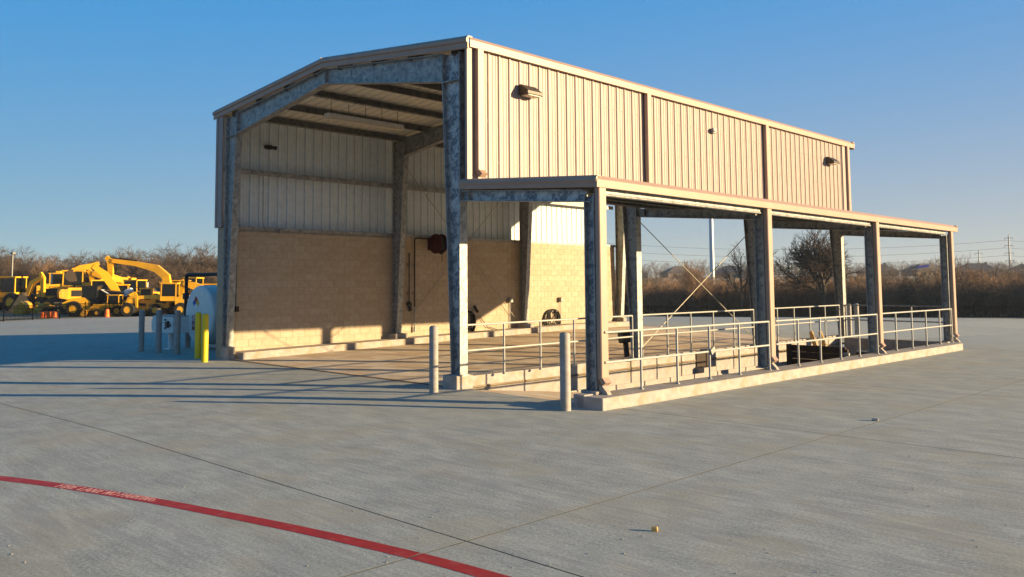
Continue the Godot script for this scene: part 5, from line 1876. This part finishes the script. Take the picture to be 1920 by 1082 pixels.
func surroundings() -> void:
	fence("low black picket fence in front of the yellow machines", Vector2(-57.2, 2.0), Vector2(-79.3, -73.0))
	fence("low black picket fence along the back of the yard before the brush", Vector2(-79.5, -73.3), Vector2(38.0, -97.0))
	# trees
	var oak := {"levels": 5, "wob": 0.16, "up": 0.05, "side": 1, "side0": 2, "ends": 3, "fwd": 1.0, "shrink": 1.0, "thin": 0.011, "stems": 1, "h": 2.6, "r": 0.26, "lean": 0.1}
	var airy := {"levels": 4, "wob": 0.14, "up": 0.10, "side": 2, "side0": 2, "ends": 3, "fwd": 1.1, "shrink": 0.95, "thin": 0.010, "stems": 1, "h": 3.4, "r": 0.16, "lean": 0.12}
	var multi := {"levels": 4, "wob": 0.18, "up": 0.08, "side": 1, "side0": 2, "ends": 3, "fwd": 1.2, "shrink": 0.92, "thin": 0.011, "stems": 3, "h": 2.6, "r": 0.11, "lean": 0.45}
	rng.seed = 5
	var big_oak := tree("bare_tree", "big spreading bare oak seen through the middle lean-to bay", Vector3(-29.6, H(-29.6, -86.5) - 0.1, -86.5), {"levels": 5, "wob": 0.16, "up": 0.10, "side": 2, "side0": 1, "ends": 3, "fwd": 1.0, "shrink": 0.92, "thin": 0.014, "stems": 2, "h": 3.2, "r": 0.27, "lean": 0.22, "clear": 2}, M.twig_dark)
	big_oak.scale = Vector3(1.2, 1.16, 1.2)
	rng.seed = 8
	var t1 := tree("bare_tree", "airy bare tree rising just left of the second lean-to column", Vector3(-37.7, H(-37.7, -82.0), -83.0), airy, M.twig_dark)
	rng.seed = 21
	var t2 := tree("bare_tree", "bare tree rising highest over the brush behind the yellow machines", Vector3(-95.5, H(-95.5, -35.4), -36.0), oak, M.twig_grey)
	rng.seed = 33
	var t3 := tree("bare_tree", "many-stemmed bare tree behind the far fence, left end", Vector3(-44.0, H(-44.0, -84.0), -84.0), multi, M.twig_red)
	rng.seed = 41
	var t4 := tree("bare_tree", "slender bare tree beside the far right lean-to column", Vector3(-19.5, H(-19.5, -93.0), -93.0), multi, M.twig)
	rng.seed = 55
	var ev := thing("evergreen_tree", "small dark evergreen among the bare brush behind the tallest boom", "tree", Vector3(-101.0, H(-101.0, -34.0), -34.5))
	var es := Sh.new()
	es.cyl(Vector3.ZERO, Vector3(0, 3.0, 0), 0.18, 0.1, 7)
	obj("trunk", es, M.bark, ev)
	es = Sh.new()
	es.colored = true
	for i in 900:
		var y := rng.randf_range(1.4, 6.4)
		var rr := (1.0 - absf(y - 3.3) / 3.4) * 1.4 * sqrt(rng.randf())
		var a := rng.randf() * TAU
		var p := Vector3(cos(a) * rr, y, sin(a) * rr)
		var g := rng.randf_range(0.6, 1.3)
		es.tint = Color(g, g, g)
		es.cyl(p, p + (Vector3(cos(a), 0.5, sin(a)) + rv() * 0.6) * 0.45, 0.05, 0.0, 3, false, false)
	obj("crown", es, M.evergreen, ev)
	var protos := [t1, t2, t3, t4]
	rng.seed = 91
	# left belt of trees
	for i in 20:
		var f := i / 19.0
		var p := Vector2(-122.0, -12.0).lerp(Vector2(-88.0, -58.0), f) + Vector2(rng.randf_range(-3, 3), rng.randf_range(-3, 3))
		var src: Node3D = protos[i % 4]
		var t := dup(src, "bare_tree", "bare brown tree in the belt behind the yellow machines", Vector3(p.x, H(p.x, p.y), p.y), rng.randf() * TAU, "bare trees behind the machines")
		var k: float = rng.randf_range(0.75, 1.0) * [0.9, 0.8, 1.0, 1.0][i % 4]
		t.scale = Vector3(k, k, k)
	for i in 34:
		var f := i / 33.0
		var p := Vector2(-66.0, -82.0).lerp(Vector2(40.0, -107.0), f) + Vector2(rng.randf_range(-1.5, 1.5), rng.randf_range(-4.0, 2.5))
		var src: Node3D = protos[[2, 3, 2, 0, 3][i % 5]]
		var t := dup(src, "bare_tree", "bare brown tree in the brush behind the far fence", Vector3(p.x, H(p.x, p.y), p.y), rng.randf() * TAU, "bare trees behind the far fence")
		var k := rng.randf_range(0.5, 0.75)
		t.scale = Vector3(k, k, k)
	# dense brush
	var b1 := bush(101, M.twig, 0.5)
	var b4 := bush(104, M.twig_dark, 0.7)
	var b2 := bush(102, M.twig_red, 0.6)
	var b3 := bush(103, M.twig_grey, 0.5)
	var left := [Vector2(-138, 12), Vector2(-113, -24), Vector2(-93, -50), Vector2(-86, -74)]
	thicket("brush", "dense brown bare brush rising behind the yellow machines", b4, left, 5, 1.2, 2.6, 4.2, 6.0, 7)
	thicket("brush", "grey-brown brush mixed in behind the yellow machines", b3, left, 4, 1.7, 3.0, 4.2, 6.4, 8)
	var back := [Vector2(-86, -76), Vector2(-56, -84.5), Vector2(-35, -88), Vector2(-10, -93), Vector2(40, -104)]
	thicket("brush", "dense reddish bare brush behind the far fence", b2, back, 2, 1.4, 2.6, 4.2, 5.2, 9)
	thicket("brush", "brown bare brush mixed in behind the far fence", b1, back, 2, 1.7, 2.6, 4.1, 5.3, 10)
	thicket("brush", "grey bare brush deeper behind the far fence", b3, back, 4, 2.0, 7.0, 4.2, 5.4, 11)
	var rise := [Vector2(-260, -200), Vector2(-190, -235), Vector2(-120, -285), Vector2(-20, -350), Vector2(60, -380)]
	thicket("brush", "low dark scrub between the houses on the far rise", b3, rise, 4, 4.5, 12.0, 3.5, 5.5, 12)
	# houses
	var hs := [[-166.0, -246.0, 13.0, 9.0], [-155.0, -262.0, 12.0, 9.0], [-139.0, -268.0, 11.0, 9.0], [-104.0, -306.0, 12.0, 9.0], [-92.0, -318.0, 13.0, 9.5], [-80.0, -330.0, 15.0, 11.0], [-66.0, -341.0, 17.0, 12.0], [-52.0, -352.0, 14.0, 11.0], [-36.0, -360.0, 14.0, 11.0]]
	var names := ["leftmost house on the far rise, seen under the lean-to", "low house on the far rise right of the leftmost one", "third house from the left on the far rise", "house on the far rise near the white water tower", "house on the far rise beside the blue tarp", "wide hip-roofed house on the far rise just right of the last column", "largest hip-roofed house on the far rise, between the two power poles", "house on the far rise below the tallest power pole", "rightmost house on the far rise at the picture edge"]
	for i in hs.size():
		house(names[i], hs[i][0], hs[i][1], hs[i][2], hs[i][3], 0.6 + 0.3 * sin(i * 2.0))
	var tp := Sh.new()
	tp.box(Vector3(-91.0, H(-91.0, -312.0) + 3.2, -312.0), Vector3(3.6, 0.06, 1.7), Basis(Vector3(1, 0, 0.3).normalized(), 0.55), 0.02)
	tag(obj("tarp", tp, M.tarp_blue, self), "small bright blue tarp on a roof on the far rise", "tarp")
	var wt := thing("water_tower", "tiny white water tower on the skyline", "water tower", Vector3(-203.0, H(-203.0, -645.0), -645.0))
	var s := Sh.new()
	s.cyl(Vector3.ZERO, Vector3(0, 7.5, 0), 1.0, 0.9, 12)
	obj("stem", s, M.white_paint, wt)
	s = Sh.new()
	s.lathe([Vector2(0.0, 6.0), Vector2(2.0, 6.6), Vector2(2.9, 7.6), Vector2(2.9, 9.0), Vector2(2.2, 9.9), Vector2(0.0, 10.3)], Vector3.ZERO, Vector3.UP, 18)
	obj("tank", s, M.white_paint, wt)
	# poles and lines
	var p1 := power_pole("tallest power pole with four crossarms at the right edge", -105.1, -478.7, 25.8, 4)
	power_pole("shorter power pole left of the tallest one", -133.6, -536.4, 20.4, 1)
	power_pole("tiny power pole seen between the crossed brace rods", -267.8, -451.7, 16.5, 1)
	var ends := [Vector3(-251.0, 22.9, -338.0), Vector3(-251.0, 19.2, -338.0), Vector3(-251.0, 15.5, -338.0)]
	var on := power_pole("power pole hidden mostly behind the building's upper wall", -251.0, -338.0, 25.8, 4)
	for i in 3:
		wire("thin power line sagging towards the tallest pole, %s of three" % ["highest", "middle", "lowest"][i], on[i], p1[i], 4.2)
		wire("thin power line leaving the tallest pole to the right, %s of three" % ["highest", "middle", "lowest"][i], p1[i], p1[i] + Vector3(150, 0, -140), 4.0)
	s = Sh.new()
	s.cyl(Vector3(-60.7, H(-60.7, -116.9) - 0.2, -116.9), Vector3(-60.7, 20.5, -116.9), 0.40, 0.30, 18)
	tag(obj("monopole", s, M.pale_steel, self), "thick pale steel monopole seen between the crossed brace rods", "pole")
	var lp := thing("light_pole", "thin black light pole on a concrete base, under the middle lean-to beam", "light pole", Vector3(-19.9, H(-19.9, -67.6), -67.6))
	s = Sh.new()
	s.cyl(Vector3(0, -0.1, 0), Vector3(0, 0.8, 0), 0.3, 0.3, 16)
	obj("base", s, M.concrete, lp)
	s = Sh.new()
	s.cyl(Vector3(0, 0.8, 0), Vector3(0, 10.5, 0), 0.08, 0.06, 10)
	s.cyl(Vector3(0, 0.8, 0), Vector3(0, 0.86, 0), 0.16, 0.16, 10)
	obj("mast", s, M.black, lp)
	s = Sh.new()
	s.box(Vector3(0.4, 10.5, 0), Vector3(0.7, 0.1, 0.3), Basis(), 0.02)
	obj("lamp_head", s, M.black, lp)
	var lp2 := thing("light_pole", "dark light pole with twin heads left of the brush", "light pole", Vector3(-108.9, H(-108.9, -24.6), -24.6))
	s = Sh.new()
	s.cyl(Vector3(0, -0.1, 0), Vector3(0, 7.0, 0), 0.12, 0.1, 10)
	obj("mast", s, M.grey_box, lp2)
	s = Sh.new()
	s.box(Vector3(0.3, 7.0, 0), Vector3(0.6, 0.22, 0.35), Basis(), 0.02)
	s.box(Vector3(-0.3, 7.0, 0), Vector3(0.6, 0.22, 0.35), Basis(), 0.02)
	obj("lamp_head", s, M.grey_box, lp2)
	# two concrete posts by the far end of the pit
	for q in [[-1.15, -21.0, 0.07, "thinner pale post near the far end of the pit, left one"], [-1.75, -23.2, 0.085, "stouter pale post near the far end of the pit, right one"]]:
		tag(put("bollard", bollard_mesh(1.2, q[2], M.bollard), self, Vector3(q[0], H(q[0], q[1]), q[1])), q[3], "bollard", "grey bollards")
	# bits of kit in the brush behind the far fence
	backhoe("small yellow machine in the brush behind the far fence", -53.0, -84.0, 0.4, 0.62)
	var ps := thing("pipe_stack", "low stack of white pipes behind the far fence", "pipe stack", Vector3(-47.5, H(-47.5, -86.5), -86.5), 0.6)
	for i in 4:
		s = Sh.new()
		s.cyl(Vector3(-1.6, 0.45 + 0.2 * (i / 2), (i % 2) * 0.22), Vector3(1.6, 0.45 + 0.2 * (i / 2), (i % 2) * 0.22), 0.1, 0.1, 10)
		obj("pipe", s, M.white_paint, ps)
	s = Sh.new()
	s.box(Vector3(-1.0, 0.17, 0.1), Vector3(0.15, 0.36, 0.8))
	s.box(Vector3(1.0, 0.17, 0.1), Vector3(0.15, 0.36, 0.8))
	obj("skid", s, M.lumber, ps)


func small_things() -> void:
	# loose grit on the concrete
	rng.seed = 404
	var s := Sh.new()
	s.lathe([Vector2(0.0, -0.3), Vector2(0.5, -0.2), Vector2(0.6, 0.1), Vector2(0.25, 0.42), Vector2(0.0, 0.4)], Vector3.ZERO, Vector3(0.2, 1, 0.1).normalized(), 5)
	var mm := MultiMesh.new()
	mm.transform_format = MultiMesh.TRANSFORM_3D
	mm.mesh = s.mesh(M.stone)
	var xf := []
	for i in 7000:
		var x := rng.randf_range(-9.0, 14.0)
		var z := rng.randf_range(-1.0, 9.5)
		if big.get_noise_2d(x * 6.0, z * 6.0) < -0.05 and rng.randf() < 0.7:
			continue
		if z < 0.3 and x < 3.7:
			continue
		var k := 0.0025 + 0.012 * pow(rng.randf(), 7.0)
		xf.append(Transform3D(Basis(Vector3.UP, rng.randf() * TAU).scaled(Vector3(k * 1.3, k * 0.8, k)), Vector3(x, H(x, z) + k * 0.2, z)))
	mm.instance_count = xf.size()
	for i in xf.size():
		mm.set_instance_transform(i, xf[i])
	var o := MultiMeshInstance3D.new()
	o.multimesh = mm
	o.name = "loose_gravel"
	add_child(o, true)
	stuff(o)
	tag(o, "scattered pale grit and small stones on the concrete yard", "gravel")
	var lone := Sh.new()
	lone.box(Vector3(0, 0.018, 0), Vector3(0.05, 0.036, 0.035), Basis(Vector3(0.2, 1, 0.1).normalized(), 0.6), 0.008)
	tag(obj("stone", lone, mat(Color(0.80, 0.62, 0.36), 0.9), self, Vector3(7.72, 0, 5.37)), "single tan stone lying alone on the right foreground concrete", "stone")
	lone = Sh.new()
	lone.box(Vector3(0, 0.02, 0), Vector3(0.09, 0.035, 0.06), Basis(Vector3.UP, 0.4), 0.008)
	tag(obj("stone", lone, M.stone, self, Vector3(6.8, 0.0, -1.7)), "pale chip of concrete on the joint at right", "stone")
